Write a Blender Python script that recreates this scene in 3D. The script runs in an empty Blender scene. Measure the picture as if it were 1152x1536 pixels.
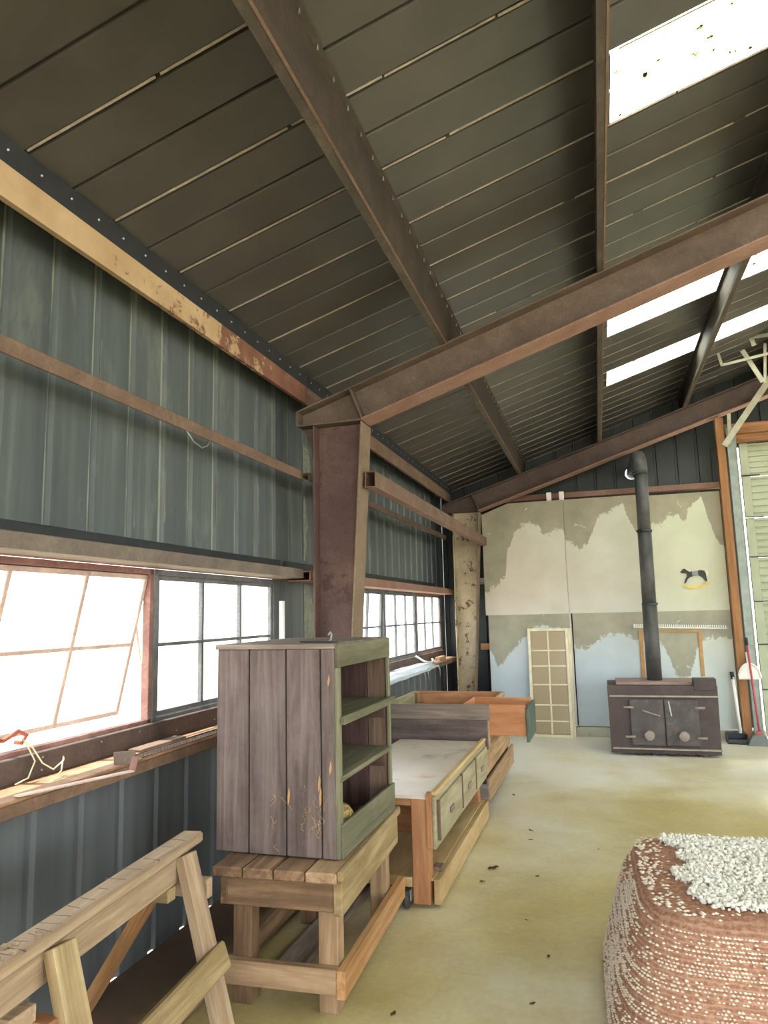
import bpy, bmesh, math, random
from mathutils import Vector, Matrix, Euler
random.seed(7)
S = bpy.context.scene
COL = S.collection
# ------------------------------------------------------------------ camera
cam = bpy.data.cameras.new('camera'); co = bpy.data.objects.new('camera', cam); COL.objects.link(co)
cam.sensor_fit = 'VERTICAL'; cam.sensor_height = 36.0; cam.lens = 1066.0/1536.0*36.0
cam.clip_start = .05; cam.clip_end = 400
def cam_matrix(loc, yaw, pitch, roll):
    a, b, c = map(math.radians, (yaw, pitch, roll))
    F = Vector((-math.sin(a)*math.cos(b), math.cos(a)*math.cos(b), math.sin(b)))
    r = Vector((math.cos(a), math.sin(a), 0)); u = r.cross(F)
    r2 = r*math.cos(c)+u*math.sin(c); u2 = -r*math.sin(c)+u*math.cos(c)
    m = Matrix((r2, u2, -F)).transposed().to_4x4(); m.translation = loc
    return m
co.matrix_world = cam_matrix(Vector((2.08, 0, 1.5)), 16.862, 8.173, -1.399)
S.camera = co
# ------------------------------------------------------------------ world, sun, exposure
w = bpy.data.worlds.new('world'); S.world = w; w.use_nodes = True
bg = w.node_tree.nodes['Background']
bg.inputs[0].default_value = (.92, .97, 1.0, 1); bg.inputs[1].default_value = 5.0
sun = bpy.data.lights.new('sun', 'SUN'); sun.energy = 9.0; sun.angle = math.radians(.6); sun.color = (1, .95, .86)
so = bpy.data.objects.new('sun', sun); COL.objects.link(so)
so.rotation_euler = (math.radians(4), math.radians(-13), 0)      # high sun, a little from the window side
S.view_settings.view_transform = 'Standard'; S.view_settings.look = 'None'
S.view_settings.gamma = 1; S.view_settings.use_curve_mapping = False
S.view_settings.exposure = 0.75
S.cycles.use_denoising = True
S.cycles.max_bounces = 12; S.cycles.diffuse_bounces = 6; S.cycles.transparent_max_bounces = 16
S.cycles.sample_clamp_indirect = 6

# ------------------------------------------------------------------ helpers
def lin(h):
    if isinstance(h, str):
        h = h.lstrip('#'); v = [int(h[i:i+2], 16)/255 for i in (0, 2, 4)]
    else: v = [x/255 for x in h]
    return tuple((x/12.92 if x <= .04045 else ((x+.055)/1.055)**2.4) for x in v)+(1,)
class NT:
    def __init__(s, name):
        s.m = bpy.data.materials.new(name); s.m.use_nodes = True
        s.t = s.m.node_tree; s.n = s.t.nodes; s.b = s.n['Principled BSDF']
    def add(s, typ, **kw):
        n = s.n.new(typ)
        for k, v in kw.items(): setattr(n, k, v)
        return n
    def link(s, a, b): s.t.links.new(a, b)
    def coord(s, scale=(1, 1, 1), rnd=True, loc=(0, 0, 0)):
        tc = s.add('ShaderNodeTexCoord'); mp = s.add('ShaderNodeMapping'); mp.inputs['Scale'].default_value = scale
        mp.inputs['Location'].default_value = loc
        if rnd:
            oi = s.add('ShaderNodeObjectInfo'); vm = s.add('ShaderNodeVectorMath', operation='MULTIPLY_ADD')
            cb = s.add('ShaderNodeCombineXYZ')
            for i in range(3): s.link(oi.outputs['Random'], cb.inputs[i])
            s.link(cb.outputs[0], vm.inputs[0]); vm.inputs[1].default_value = (13.7, 29.3, 7.1); s.link(tc.outputs['Object'], vm.inputs[2])
            s.link(vm.outputs[0], mp.inputs['Vector'])
        else: s.link(tc.outputs['Object'], mp.inputs['Vector'])
        return mp.outputs[0]
    def noise(s, vec, scale=1, detail=6, rough=.6, dist=0):
        n = s.add('ShaderNodeTexNoise'); n.inputs['Scale'].default_value = scale; n.inputs['Detail'].default_value = detail
        n.inputs['Roughness'].default_value = rough; n.inputs['Distortion'].default_value = dist
        s.link(vec, n.inputs['Vector']); return n.outputs['Fac']
    def ramp(s, fac, stops, interp='LINEAR'):
        r = s.add('ShaderNodeValToRGB'); r.color_ramp.interpolation = interp
        els = r.color_ramp.elements
        while len(els) < len(stops): els.new(.5)
        for e, (p, c) in zip(els, stops):
            e.position = p; e.color = c if len(c) == 4 else lin(c)
        s.link(fac, r.inputs[0]); return r.outputs[0]
    def mix(s, fac, a, b, mode='MIX'):
        m = s.add('ShaderNodeMix', data_type='RGBA', blend_type=mode)
        for k, v in ((0, fac), (6, a), (7, b)):
            if hasattr(v, 'is_linked'): s.link(v, m.inputs[k])
            else: m.inputs[k].default_value = v
        return m.outputs[2]
    def math(s, op, a, b=0, clamp=False):
        m = s.add('ShaderNodeMath', operation=op); m.use_clamp = clamp
        for k, v in ((0, a), (1, b)):
            if hasattr(v, 'is_linked'): s.link(v, m.inputs[k])
            else: m.inputs[k].default_value = v
        return m.outputs[0]
    def out(s, col, rough=.6, metal=0, bump=None, bstr=.2, bdist=.004, tone=0, spec=.5):
        if tone:
            oi = s.add('ShaderNodeObjectInfo'); hv = s.add('ShaderNodeHueSaturation')
            mr = s.add('ShaderNodeMapRange'); mr.inputs[3].default_value = 1-tone; mr.inputs[4].default_value = 1+tone
            s.link(oi.outputs['Random'], mr.inputs[0]); s.link(mr.outputs[0], hv.inputs['Value']); s.link(col, hv.inputs['Color']); col = hv.outputs[0]
        if hasattr(col, 'is_linked'): s.link(col, s.b.inputs['Base Color'])
        else: s.b.inputs['Base Color'].default_value = col
        if hasattr(rough, 'is_linked'): s.link(rough, s.b.inputs['Roughness'])
        else: s.b.inputs['Roughness'].default_value = rough
        s.b.inputs['Metallic'].default_value = metal; s.b.inputs['Specular IOR Level'].default_value = spec
        if bump is not None:
            b = s.add('ShaderNodeBump'); b.inputs['Strength'].default_value = bstr; b.inputs['Distance'].default_value = bdist
            s.link(bump, b.inputs['Height']); s.link(b.outputs[0], s.b.inputs['Normal'])
        return s.m
def wood(name, dark, mid, light, rough=.75, tone=.12, grain=22, dirt=None, dirtamt=.45):
    t = NT(name); v = t.coord((1.6, grain, grain)); n = t.noise(v, 1, 8, .65, .6)
    c = t.ramp(n, [(.32, dark), (.5, mid), (.68, light)])
    if dirt:
        n2 = t.noise(t.coord((1, 1, 1)), 5, 6, .7); f = t.ramp(n2, [(.5-.1, (0, 0, 0, 1)), (.72, (dirtamt,)*3+(1,))]); c = t.mix(f, c, lin(dirt))
    return t.out(c, rough, bump=n, bstr=.35, bdist=.003, tone=tone, spec=.25)
def flat(name, c, rough=.6, metal=0, var=.12, scale=9, bump=.15, spec=.4, tone=0):
    t = NT(name); n = t.noise(t.coord(), scale, 7, .65)
    l = lin(c); a = tuple(x*(1-var*1.6) for x in l[:3])+(1,); b = tuple(min(1, x*(1+var*1.6)) for x in l[:3])+(1,)
    return t.out(t.ramp(n, [(.3, a), (.7, b)]), rough, metal, bump=n, bstr=bump, tone=tone, spec=spec)
def rust(name, stops, rough=.75, scale=5, chip=None, chipcol=None, chipscale=14, metal=0, spec=.3):
    t = NT(name); v = t.coord(); n = t.noise(v, scale, 9, .7, .4); c = t.ramp(n, stops)
    f = t.noise(v, 60, 4, .7); c = t.mix(.35, c, t.ramp(f, [(.3, (.02, .012, .008, 1)), (.7, (.4, .33, .27, 1))]), 'OVERLAY')
    if chip: 
        n2 = t.noise(v, chipscale, 8, .75, .3); k = t.ramp(n2, [(chip, (0, 0, 0, 1)), (chip+.03, (1, 1, 1, 1))]); c = t.mix(k, c, lin(chipcol))
    return t.out(c, rough, metal, bump=f, bstr=.25, spec=spec)

def wm(o):
    m = o.matrix_basis.copy()
    while o.parent: o = o.parent; m = o.matrix_basis @ m
    return m
def thing(name, label, cat, loc=(0, 0, 0), rz=0, group=None, kind=None):
    o = bpy.data.objects.new(name, None); COL.objects.link(o); o.empty_display_size = .1
    o.matrix_basis = Matrix.Translation(loc) @ Matrix.Rotation(rz, 4, 'Z')
    tag(o, label, cat, group, kind); return o
def tag(o, label=None, cat=None, group=None, kind=None):
    if label: o['label'] = label
    if cat: o['category'] = cat
    if group: o['group'] = group
    if kind: o['kind'] = kind
    return o
def struct(name, label=None):
    return thing(name, label, None, kind='structure')
def link(name, me, mat, parent=None, M=None, label=None, kind=None, world=True, smooth=False):
    """M is given in world space when world, else in the parent's space"""
    o = bpy.data.objects.new(name, me); COL.objects.link(o)
    if mat is not None and (not me.materials): me.materials.append(mat)
    M = M or Matrix.Identity(4)
    if parent is not None:
        o.parent = parent
        o.matrix_basis = wm(parent).inverted() @ M if world else M
    else: o.matrix_basis = M
    if smooth:
        for p in me.polygons: p.use_smooth = True
    if label: o['label'] = label
    if kind: o['kind'] = kind
    return o
def mesh_of(bm, name):
    bmesh.ops.recalc_face_normals(bm, faces=bm.faces)
    me = bpy.data.meshes.new(name); bm.to_mesh(me); bm.free(); return me
def box_me(name, L, W, T, bev=.003):
    bm = bmesh.new(); bmesh.ops.create_cube(bm, size=1)
    for v in bm.verts: v.co = Vector((v.co.x*L, v.co.y*W, v.co.z*T))
    b = min(bev, .3*min(L, W, T))
    if b > 1e-5: bmesh.ops.bevel(bm, geom=bm.edges[:], offset=b, segments=1, affect='EDGES', profile=.5)
    return mesh_of(bm, name)
def board(name, a, b, W, T, up, mat, parent=None, bev=.003, **k):
    """bar from a to b (world); W = size along 'up', T = the other size. local x runs along the bar"""
    a, b = Vector(a), Vector(b); x = (b-a); L = x.length; x.normalize(); up = Vector(up)
    y = (up - x*up.dot(x)).normalized(); z = x.cross(y)
    M = Matrix((x, y, z)).transposed().to_4x4(); M.translation = (a+b)/2
    return link(name, box_me(name, L, W, T, bev), mat, parent, M, **k)
def box(name, lo, hi, mat, parent=None, bev=.003, rot=None, **k):
    """axis aligned box; grain (local x) runs along its longest side. rot: matrix applied in front (world)"""
    lo, hi = Vector(lo), Vector(hi); s = [abs(hi[i]-lo[i]) for i in range(3)]; c = (lo+hi)/2
    ax = s.index(max(s)); o3 = [i for i in range(3) if i != ax]
    e = [Vector((1, 0, 0)), Vector((0, 1, 0)), Vector((0, 0, 1))]
    x = e[ax]; y = e[o3[0]]; z = x.cross(y)
    M = Matrix((x, y, z)).transposed().to_4x4(); M.translation = c
    if rot is not None: M = rot @ M
    return link(name, box_me(name, s[ax], s[o3[0]], s[o3[1]], bev), mat, parent, M, **k)
def wbox(name, lo, hi, mat, parent=None, **k):
    (a, b, c), (d, e, f) = lo, hi
    return prism(name, [(a, b, c), (d, b, c), (d, b, f), (a, b, f)], (0, e-b, 0), mat, parent, **k)
def prism(name, pts, d, mat, parent=None, **k):
    """polygon pts (world) pushed by vector d"""
    bm = bmesh.new(); A = [bm.verts.new(p) for p in pts]; B = [bm.verts.new(Vector(p)+Vector(d)) for p in pts]
    n = len(pts); bm.faces.new(A); bm.faces.new(B[::-1])
    for i in range(n): bm.faces.new((A[i], A[(i+1) % n], B[(i+1) % n], B[i]))
    return link(name, mesh_of(bm, name), mat, parent, **k)
def tube_bm(bm, pts, r, n=8, cap=True):
    pts = [Vector(p) for p in pts]; rings = []; prev = None
    for i, p in enumerate(pts):
        d = (pts[min(i+1, len(pts)-1)]-pts[max(i-1, 0)]).normalized()
        if prev is None: u = d.orthogonal().normalized()
        else: u = (prev-d*prev.dot(d)).normalized()
        prev = u; v = d.cross(u); rr = r[i] if isinstance(r, (list, tuple)) else r
        rings.append([bm.verts.new(p+(u*math.cos(t)+v*math.sin(t))*rr) for t in (2*math.pi*j/n for j in range(n))])
    for a, b in zip(rings, rings[1:]):
        for j in range(n): bm.faces.new((a[j], a[(j+1) % n], b[(j+1) % n], b[j])).smooth = True
    if cap: bm.faces.new(rings[0][::-1]); bm.faces.new(rings[-1])
def tube(name, pts, r, mat, parent=None, n=8, **k):
    bm = bmesh.new(); tube_bm(bm, pts, r, n); return link(name, mesh_of(bm, name), mat, parent, **k)
def lathe(name, prof, M, mat, parent=None, n=20, **k):
    """prof: (r, h) from bottom to top about local z of M"""
    bm = bmesh.new(); rings = []
    for r, h in prof: rings.append([bm.verts.new((r*math.cos(2*math.pi*j/n), r*math.sin(2*math.pi*j/n), h)) for j in range(n)])
    for a, b in zip(rings, rings[1:]):
        for j in range(n): bm.faces.new((a[j], a[(j+1) % n], b[(j+1) % n], b[j]))
    bm.faces.new(rings[0][::-1]); bm.faces.new(rings[-1])
    return link(name, mesh_of(bm, name), mat, parent, M, **k)
def sheet_me(name, prof, h0, h1, fn, th=.004):
    """closed thin sheet: prof = (s, d) polyline, run from h0 to h1; fn maps (s, d, h) to a point"""
    bm = bmesh.new(); n = len(prof)
    f = [[bm.verts.new(fn(s, d, h)) for s, d in prof] for h in (h0, h1)]
    b = [[bm.verts.new(fn(s, d-th, h)) for s, d in prof] for h in (h0, h1)]
    for i in range(n-1):
        bm.faces.new((f[0][i], f[0][i+1], f[1][i+1], f[1][i])); bm.faces.new((b[0][i+1], b[0][i], b[1][i], b[1][i+1]))
        for k in (0, 1): bm.faces.new((f[k][i], b[k][i], b[k][i+1], f[k][i+1]))
    for i in (0, n-1): bm.faces.new((f[0][i], f[1][i], b[1][i], b[0][i]))
    return mesh_of(bm, name)

# ------------------------------------------------------------------ materials
t = NT('roof_steel'); v = t.coord((1, 1, 1)); n = t.noise(v, 3, 6, .6)
M_roof = t.out(t.ramp(n, [(.3, '#494743'), (.7, '#575550')]), .33, .0, bump=n, bstr=.02, tone=.05, spec=.7)
M_seam = rust('roof_lap', [(.3, '#a39a8e'), (.7, '#cfc6b8')], rough=.5, scale=12)
t = NT('wall_steel'); v = t.coord((14, 14, .7)); n = t.noise(v, 1, 7, .65); v2 = t.coord((3, 3, 1.2)); n2 = t.noise(v2, 1.2, 8, .7, .5)
c = t.ramp(n, [(.3, '#4a5254'), (.55, '#565e5e'), (.75, '#686f6d')]); c = t.mix(t.ramp(n2, [(.54, (0, 0, 0, 1)), (.74, (.7, .7, .7, 1))]), c, lin('#7d8479'))
# pale flaking along the ribs
v3 = t.coord((1, 1, 1), rnd=False); sx = t.add('ShaderNodeSeparateXYZ'); t.link(v3, sx.inputs[0])
dd = t.math('ABSOLUTE', t.math('SUBTRACT', t.math('MODULO', sx.outputs[1], .256), .132))
near = t.math('SUBTRACT', 1, t.math('MULTIPLY', dd, 30), True)
fz = t.noise(t.coord((60, 60, 2.2)), 1, 8, .75); lz = t.noise(t.coord((2.5, 2.5, .5)), 1, 3, .5)
k = t.math('MULTIPLY', near, t.math('ADD', t.math('MULTIPLY', fz, .8), t.math('MULTIPLY', lz, .8)))
c = t.mix(t.ramp(k, [(.60, (0, 0, 0, 1)), (.72, (.85, .85, .85, 1))]), c, lin('#979c8c'))
M_wall = t.out(c, .5, bump=n, bstr=.08, tone=.16, spec=.4)
t = NT('wall_steel_low'); v = t.coord((14, 14, .7)); n = t.noise(v, 1, 7, .65)
M_wall_low = t.out(t.ramp(n, [(.3, '#525658'), (.75, '#666b6c')]), .5, bump=n, bstr=.06, tone=.1, spec=.35)
M_end = flat('end_siding_steel', '#2b3231', .45, 0, .15, 6, .1, .4, tone=.12)
M_ribwear = rust('rib_wear', [(.35, '#6f7973'), (.6, '#8f9384'), (.72, '#a5a48c')], rough=.7, scale=18)
M_brown = rust('rust_brown_steel', [(.28, '#5f534b'), (.5, '#716358'), (.72, '#837468')], chip=.66, chipcol='#746856', chipscale=3)
M_purple = rust('rust_plum_steel', [(.28, '#5d4945'), (.5, '#6c5652'), (.72, '#7d6862')], chip=.58, chipcol='#4f3c38', chipscale=4)
M_rafter2 = rust('rust_dark_steel', [(.28, '#50443f'), (.5, '#5e504b'), (.72, '#6e6058')])
M_flange = rust('rust_red_steel', [(.28, '#8a6a5e'), (.5, '#9a7a6c'), (.72, '#a88b7c')])
M_cream = rust('cream_peeling_steel', [(.28, '#a89c80'), (.5, '#b8ab8e'), (.72, '#c8bda4')], chip=.565, chipcol='#5f4334', chipscale=7, rough=.6)
M_creamedge = rust('tan_steel_edge', [(.3, '#7a6a5a'), (.7, '#94826e')])
M_purl = rust('purlin_dark', [(.28, '#46413b'), (.5, '#565048'), (.72, '#6c645a')])
M_purlw = rust('purlin_web', [(.28, '#35302b'), (.5, '#423b34'), (.72, '#564a40')])
M_girt = rust('girt_steel', [(.28, '#6e5a50'), (.5, '#806a5c'), (.72, '#937d6c')])
M_head = rust('head_steel', [(.28, '#6a625c'), (.5, '#7d736a'), (.72, '#928678')])
M_dark = flat('dark_steel', '#2d3033', .5, 0, .15, 12, .1)
M_win = rust('window_steel_grey', [(.28, '#5b5f60'), (.5, '#74787a'), (.72, '#8e9090')])
M_winred = rust('window_steel_red', [(.28, '#7d5a52'), (.5, '#96716a'), (.72, '#b8958a')])
M_sash = rust('sash_steel_pale', [(.28, '#b5a198'), (.5, '#c9b8ae'), (.72, '#dccfc6')])
t = NT('strut_paint'); v = t.coord(rnd=False); sx = t.add('ShaderNodeSeparateXYZ'); t.link(v, sx.inputs[0])
n = t.noise(v, 9, 9, .75, .4); grad = t.math('MULTIPLY_ADD', sx.outputs[1], .22); 
grad.node.inputs[2].default_value = -.62
f = t.math('ADD', t.math('MULTIPLY', n, 1.3), grad)
c1 = t.ramp(t.noise(v, 4, 6), [(.3, '#a88c68'), (.7, '#bfa684')]); c2 = t.ramp(t.noise(v, 7, 8), [(.3, '#6a4a3e'), (.7, '#87604f')])
M_strut = t.out(t.mix(t.ramp(f, [(.70, (0, 0, 0, 1)), (.76, (1, 1, 1, 1))]), c1, c2), .7, bump=n, spec=.3)
t = NT('sill_steel'); v = t.coord(); n = t.noise(v, 6, 8, .7)
M_sillw = rust('sill_steel_shaded', [(.28, '#6e5746'), (.5, '#816856'), (.72, '#977d68')])  # darker copy of the sill steel: the ledge face's shade put into its colour
M_sill = t.out(t.ramp(n, [(.3, '#7a5b46'), (.5, '#9a7558'), (.7, '#b59474')]), .7, bump=n, spec=.3)
t = NT('concrete'); v = t.coord(rnd=False); a = t.noise(v, .55, 5, .55, .4); b = t.noise(v, 4, 9, .7); sx = t.add('ShaderNodeSeparateXYZ'); t.link(v, sx.inputs[0])
g = t.math('MULTIPLY_ADD', sx.outputs[1], -.055); g.node.inputs[2].default_value = .30
c = t.ramp(t.math('ADD', a, g), [(.36, '#dad4c4'), (.50, '#ccc09c'), (.62, '#b9a977'), (.76, '#a8975e')])
c = t.mix(.5, c, t.ramp(b, [(.3, (.36, .36, .35, 1)), (.7, (.68, .68, .66, 1))]), 'OVERLAY')
f = t.noise(v, 30, 5, .7); c = t.mix(.25, c, t.ramp(f, [(.3, (.3, .3, .3, 1)), (.7, (.7, .7, .7, 1))]), 'OVERLAY')
dirt_shade = t.math('MULTIPLY_ADD', sx.outputs[0], -2.2); dirt_shade.node.inputs[2].default_value = 1.15           # brown dirt along the window wall, with the floor's shadow there painted in
dirt = t.math('ADD', t.math('MULTIPLY', b, .5), dirt_shade)
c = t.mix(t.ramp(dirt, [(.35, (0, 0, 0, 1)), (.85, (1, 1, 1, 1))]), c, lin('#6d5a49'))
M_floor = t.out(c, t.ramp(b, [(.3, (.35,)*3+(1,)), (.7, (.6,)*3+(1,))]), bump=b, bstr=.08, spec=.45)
M_curb = flat('curb_concrete', '#b6b3a2', .9, 0, .12, 8)
M_ground = flat('outdoor_ground', '#cfc3ad', .9, 0, .3, 1.5)
M_dwood = wood('weathered_plum_wood', '#4a3e3a', '#61534f', '#786a65', dirt='#8b7e78', dirtamt=.3)
M_dwood_in = wood('dark_inner_wood', '#3c2c2a', '#54403c', '#6b5149')
M_brownb = wood('brown_inner_wood', '#55453a', '#6e5a4c', '#877061')
M_green = wood('green_grey_wood', '#58563f', '#6c6953', '#827e68', dirt='#5c5d4c')
M_pine = wood('worn_pine', '#80664c', '#a18466', '#bb9f80', dirt='#735c46')
M_pine_d = wood('dirty_pine', '#5f4a3a', '#7d6249', '#997c60', dirt='#3f2f27')
M_pine_y = wood('yellow_pine', '#7d6848', '#9a835e', '#b5a07a', dirt='#6d6148')
M_pine_o = wood('orange_pine', '#9c7048', '#b78a5e', '#cca57c')
M_saw = wood('grey_pine', '#86705a', '#a38b70', '#bfa98c', dirt='#8b7560', dirtamt=.35)
M_red = wood('red_cedar', '#845a3e', '#a0714e', '#b68a66', grain=14)
M_olive = wood('olive_wood', '#7f775e', '#968d70', '#aca386', grain=14)
M_shelf = wood('dusty_shelf_wood', '#a08458', '#b89c70', '#c9af84', grain=8)
M_top = NT('stained_tabletop'); t = M_top; v = t.coord(); n = t.noise(v, 3.2, 5, .55, .3)
M_top = t.out(t.ramp(n, [(.3, '#a8a09c'), (.42, '#d2c4b6'), (.58, '#dccfbe'), (.68, '#c69c8c')]), .4, bump=n, bstr=.05, tone=0)
M_grey = wood('grey_saw_wood', '#665b53', '#82756b', '#9f9285')
M_crate = wood('crate_wood', '#82664a', '#a08262', '#b99c7a', dirt='#8b7254')
M_orange = wood('orange_ply', '#a26c48', '#b88058', '#c69570', grain=6, rough=.5)
M_bottle = flat('dark_green_paint', '#4b5a50', .5)
M_post = wood('orange_fir', '#7c5536', '#8f6644', '#a27856', grain=16)
M_ochre = wood('ochre_timber', '#8f6538', '#ab7d48', '#c09660', grain=14)
M_track = flat('galvanised_track', '#858d87', .45, .3, .15)
M_doorp = flat('pale_green_door', '#a5ab92', .5, 0, .08, 4)
M_stove = rust('stove_iron', [(.28, '#4a403f'), (.5, '#574b4a'), (.72, '#665855')], scale=3, rough=.55)
M_stoved = rust('stove_door_iron', [(.28, '#4c494a'), (.5, '#5e5858'), (.72, '#7a716c')], scale=6, rough=.5)
M_brass = flat('worn_brass', '#9a8f84', .4, .3, .15)
M_knob = flat('grey_brown_knob', '#8f8278', .5)
M_hearth = flat('pinkish_stove_top', '#9a8078', .6)
M_pipe = rust('black_stovepipe', [(.28, '#444847'), (.5, '#545656'), (.72, '#676466')], scale=4, rough=.4)
M_white = flat('white_plastic', '#e8e6e0', .5, 0, .04)
M_pinkp = flat('red_plastic', '#b8505a', .45, 0, .06)
M_black = flat('black_plastic', '#34383c', .45, 0, .06)
M_greyp = flat('grey_plastic', '#6b716e', .5, 0, .06)
M_cframe = flat('cream_frame_paint', '#ded3b4', .6, 0, .08)
M_horse = flat('black_horse_paint', '#33332f', .6)
M_saddle = flat('grey_saddle_paint', '#82858a', .6)
M_mane = flat('cream_mane_paint', '#d6cfb4', .6)
M_yellow = flat('yellow_rocker_paint', '#d8b94e', .6)
M_tape = flat('orange_tape_stain', '#b38a5c', .8)
M_twine = flat('jute_twine', '#9a8450', .9, 0, .25, 30, .4)
M_strap = flat('straw_cord', '#cfc5a2', .8)
M_foil = flat('white_foil', '#dfe6ea', .35, .2, .1)
M_rubber = flat('castor_rubber', '#3a3c3e', .6)
M_zinc = flat('zinc_steel', '#a6a7a4', .4, .6)
M_chain = flat('orange_rust_iron', '#9a5640', .7)
M_leaf = flat('dry_leaf', '#6e4f30', .9, 0, .3, 20)
M_conduit = flat('cream_angle_iron', '#a5a28e', .5, .1, .15)

def glassy(name, tint, gloss, dif=0.0, difc=(.6, .55, .45, 1)):
    t = NT(name); t.n.remove(t.b); o = t.n['Material Output']
    tr = t.add('ShaderNodeBsdfTransparent'); tr.inputs[0].default_value = tint
    gl = t.add('ShaderNodeBsdfGlossy'); gl.inputs['Roughness'].default_value = .05
    m = t.add('ShaderNodeMixShader'); m.inputs[0].default_value = gloss; t.link(tr.outputs[0], m.inputs[1]); t.link(gl.outputs[0], m.inputs[2]); last = m
    if dif:
        d = t.add('ShaderNodeBsdfDiffuse'); d.inputs[0].default_value = difc
        m2 = t.add('ShaderNodeMixShader'); m2.inputs[0].default_value = dif; t.link(m.outputs[0], m2.inputs[1]); t.link(d.outputs[0], m2.inputs[2]); last = m2
    t.link(last.outputs[0], o.inputs[0]); return t.m
M_pane = glassy('dusty_window_glass', (.92, .94, .95, 1), .05, .06, (.8, .8, .76, 1))
M_screen = glassy('tan_dusty_glass', (.8, .78, .72, 1), .05, .86, lin('#b3a184'))
t = NT('translucent_skylight'); t.n.remove(t.b); v = t.coord(); n = t.noise(v, 20, 4, .6)
col = t.ramp(n, [(.335, (.03, .03, .01, 1)), (.355, (.6, .6, .3, 1)), (.385, (.9, .92, .86, 1))])
tl = t.add('ShaderNodeBsdfTranslucent'); t.link(col, tl.inputs[0]); tp = t.add('ShaderNodeBsdfTransparent'); t.link(col, tp.inputs[0])
mx = t.add('ShaderNodeMixShader'); mx.inputs[0].default_value = .25; t.link(tl.outputs[0], mx.inputs[1]); t.link(tp.outputs[0], mx.inputs[2])
t.link(mx.outputs[0], t.n['Material Output'].inputs[0]); M_sky = t.m

# hardboard lining: grey-brown board with pale torn paint below a ragged line (a curve per row of boards)
def curve_mat(name, pts, x0, x1, z0, z1, zones, board_stops):
    t = NT(name); v = t.coord(rnd=False); sx = t.add('ShaderNodeSeparateXYZ'); t.link(v, sx.inputs[0])
    fx = t.math('DIVIDE', t.math('SUBTRACT', sx.outputs[0], x0), x1-x0, True)
    fc = t.add('ShaderNodeFloatCurve'); c = fc.mapping.curves[0]
    P = [((x-x0)/(x1-x0), (z-z0)/(z1-z0)) for x, z in pts]
    c.points[0].location = P[0]; c.points[1].location = P[-1]
    for p in P[1:-1]: c.points.new(*p)
    for p in c.points: p.handle_type = 'VECTOR'
    fc.mapping.update(); t.link(fx, fc.inputs['Value'])
    zb = t.math('MULTIPLY_ADD', fc.outputs[0], z1-z0); zb.node.inputs[2].default_value = z0
    n = t.noise(v, 11, 9, .75, 1.2); zz = t.math('ADD', sx.outputs[2], t.math('MULTIPLY', t.math('SUBTRACT', n, .5), .34))
    f = t.math('GREATER_THAN', zb, zz)
    fl = t.noise(v, 5, 9, .75, 1.0); fleck = t.math('GREATER_THAN', fl, .635); f = t.math('MAXIMUM', f, fleck)
    base = t.ramp(t.noise(v, 3, 7, .65), board_stops)
    pz = t.ramp(t.math('DIVIDE', t.math('SUBTRACT', sx.outputs[2], z0), z1-z0, True), zones[0])
    pg = t.ramp(fx, zones[1]); paint = t.mix(.5, pz, pg)
    paint = t.mix(.35, paint, t.ramp(t.noise(v, 2.2, 6, .6, .5), [(.3, (.38, .36, .34, 1)), (.7, (.64, .65, .66, 1))]), 'OVERLAY')
    return t.out(t.mix(f, base, paint), .55, bump=f, bstr=.25, bdist=.002, spec=.35)
UP = [(.64, 1.75), (.80, 1.82), (.917, 1.956), (.945, 2.245), (1.06, 2.495), (1.19, 2.615), (1.352, 2.569), (1.405, 2.44), (1.5, 2.43), (1.55, 2.52), (1.647, 2.515), (1.68, 2.37), (1.837, 2.237), (1.944, 2.32), (2.08, 2.614), (2.24, 2.71), (2.377, 2.77), (2.445, 2.556), (2.517, 2.412), (2.63, 2.5), (2.8, 2.48), (2.9, 2.62), (3.0, 2.6), (3.04, 2.52), (3.08, 2.5), (3.11, 2.65), (3.2, 2.74), (3.27, 2.8), (3.31, 2.6), (3.37, 2.35), (3.43, 2.22), (3.5, 2.18)]
LO = [(.64, 1.10), (.77, .80), (.93, .98), (1.12, 1.2), (1.27, 1.3), (1.6, 1.29), (1.73, 1.02), (1.9, 1.056), (2.1, 1.19), (2.27, 1.2), (2.43, 1.117), (2.71, 1.08), (2.76, .95), (2.865, .66), (2.99, .72), (3.074, .98), (3.18, 1.14), (3.5, 1.14)]
M_lin_u = curve_mat('hardboard_upper', UP, .6, 3.52, 1.45, 2.9,
    ([(0, '#c8c8bc'), (.3, '#bdb8a8'), (.5, '#c0bfae'), (1, '#c4c8b4')], [(0, '#bfae9c'), (.3, '#c6bcae'), (.6, '#c2c1b4'), (.8, '#bcc0a0'), (1, '#bdc2a2')]),
    [(.3, '#85806c'), (.5, '#958f7a'), (.7, '#a39a82')])
M_lin_l = curve_mat('hardboard_lower', LO, .6, 3.52, 0, 1.5,
    ([(0, '#b4bec4'), (.4, '#b6c3cc'), (.7, '#c3c9c6'), (1, '#c3c2b0')], [(0, '#b6c1c8'), (.5, '#b8c5cd'), (.8, '#bfc7c0'), (1, '#c2c6b2')]),
    [(.3, '#8f8c7b'), (.5, '#9c9986'), (.7, '#a8a28c')])

# ================================================================== STRUCTURE
DK = lambda x: 3.096+.33*x          # underside of the roof sheets
ZB = lambda x: 2.77+.33*(x-.63)     # underside of the rafters
ZT = lambda x: ZB(x)+.255
RX = 5.4                            # ridge
YB, YE = -5.0, 9.62
# floor
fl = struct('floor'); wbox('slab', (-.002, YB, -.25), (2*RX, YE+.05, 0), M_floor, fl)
gr = struct('ground'); box('yard', (-60, -60, -.4), (70, 70, -.26), M_ground, gr, bev=0)
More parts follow.
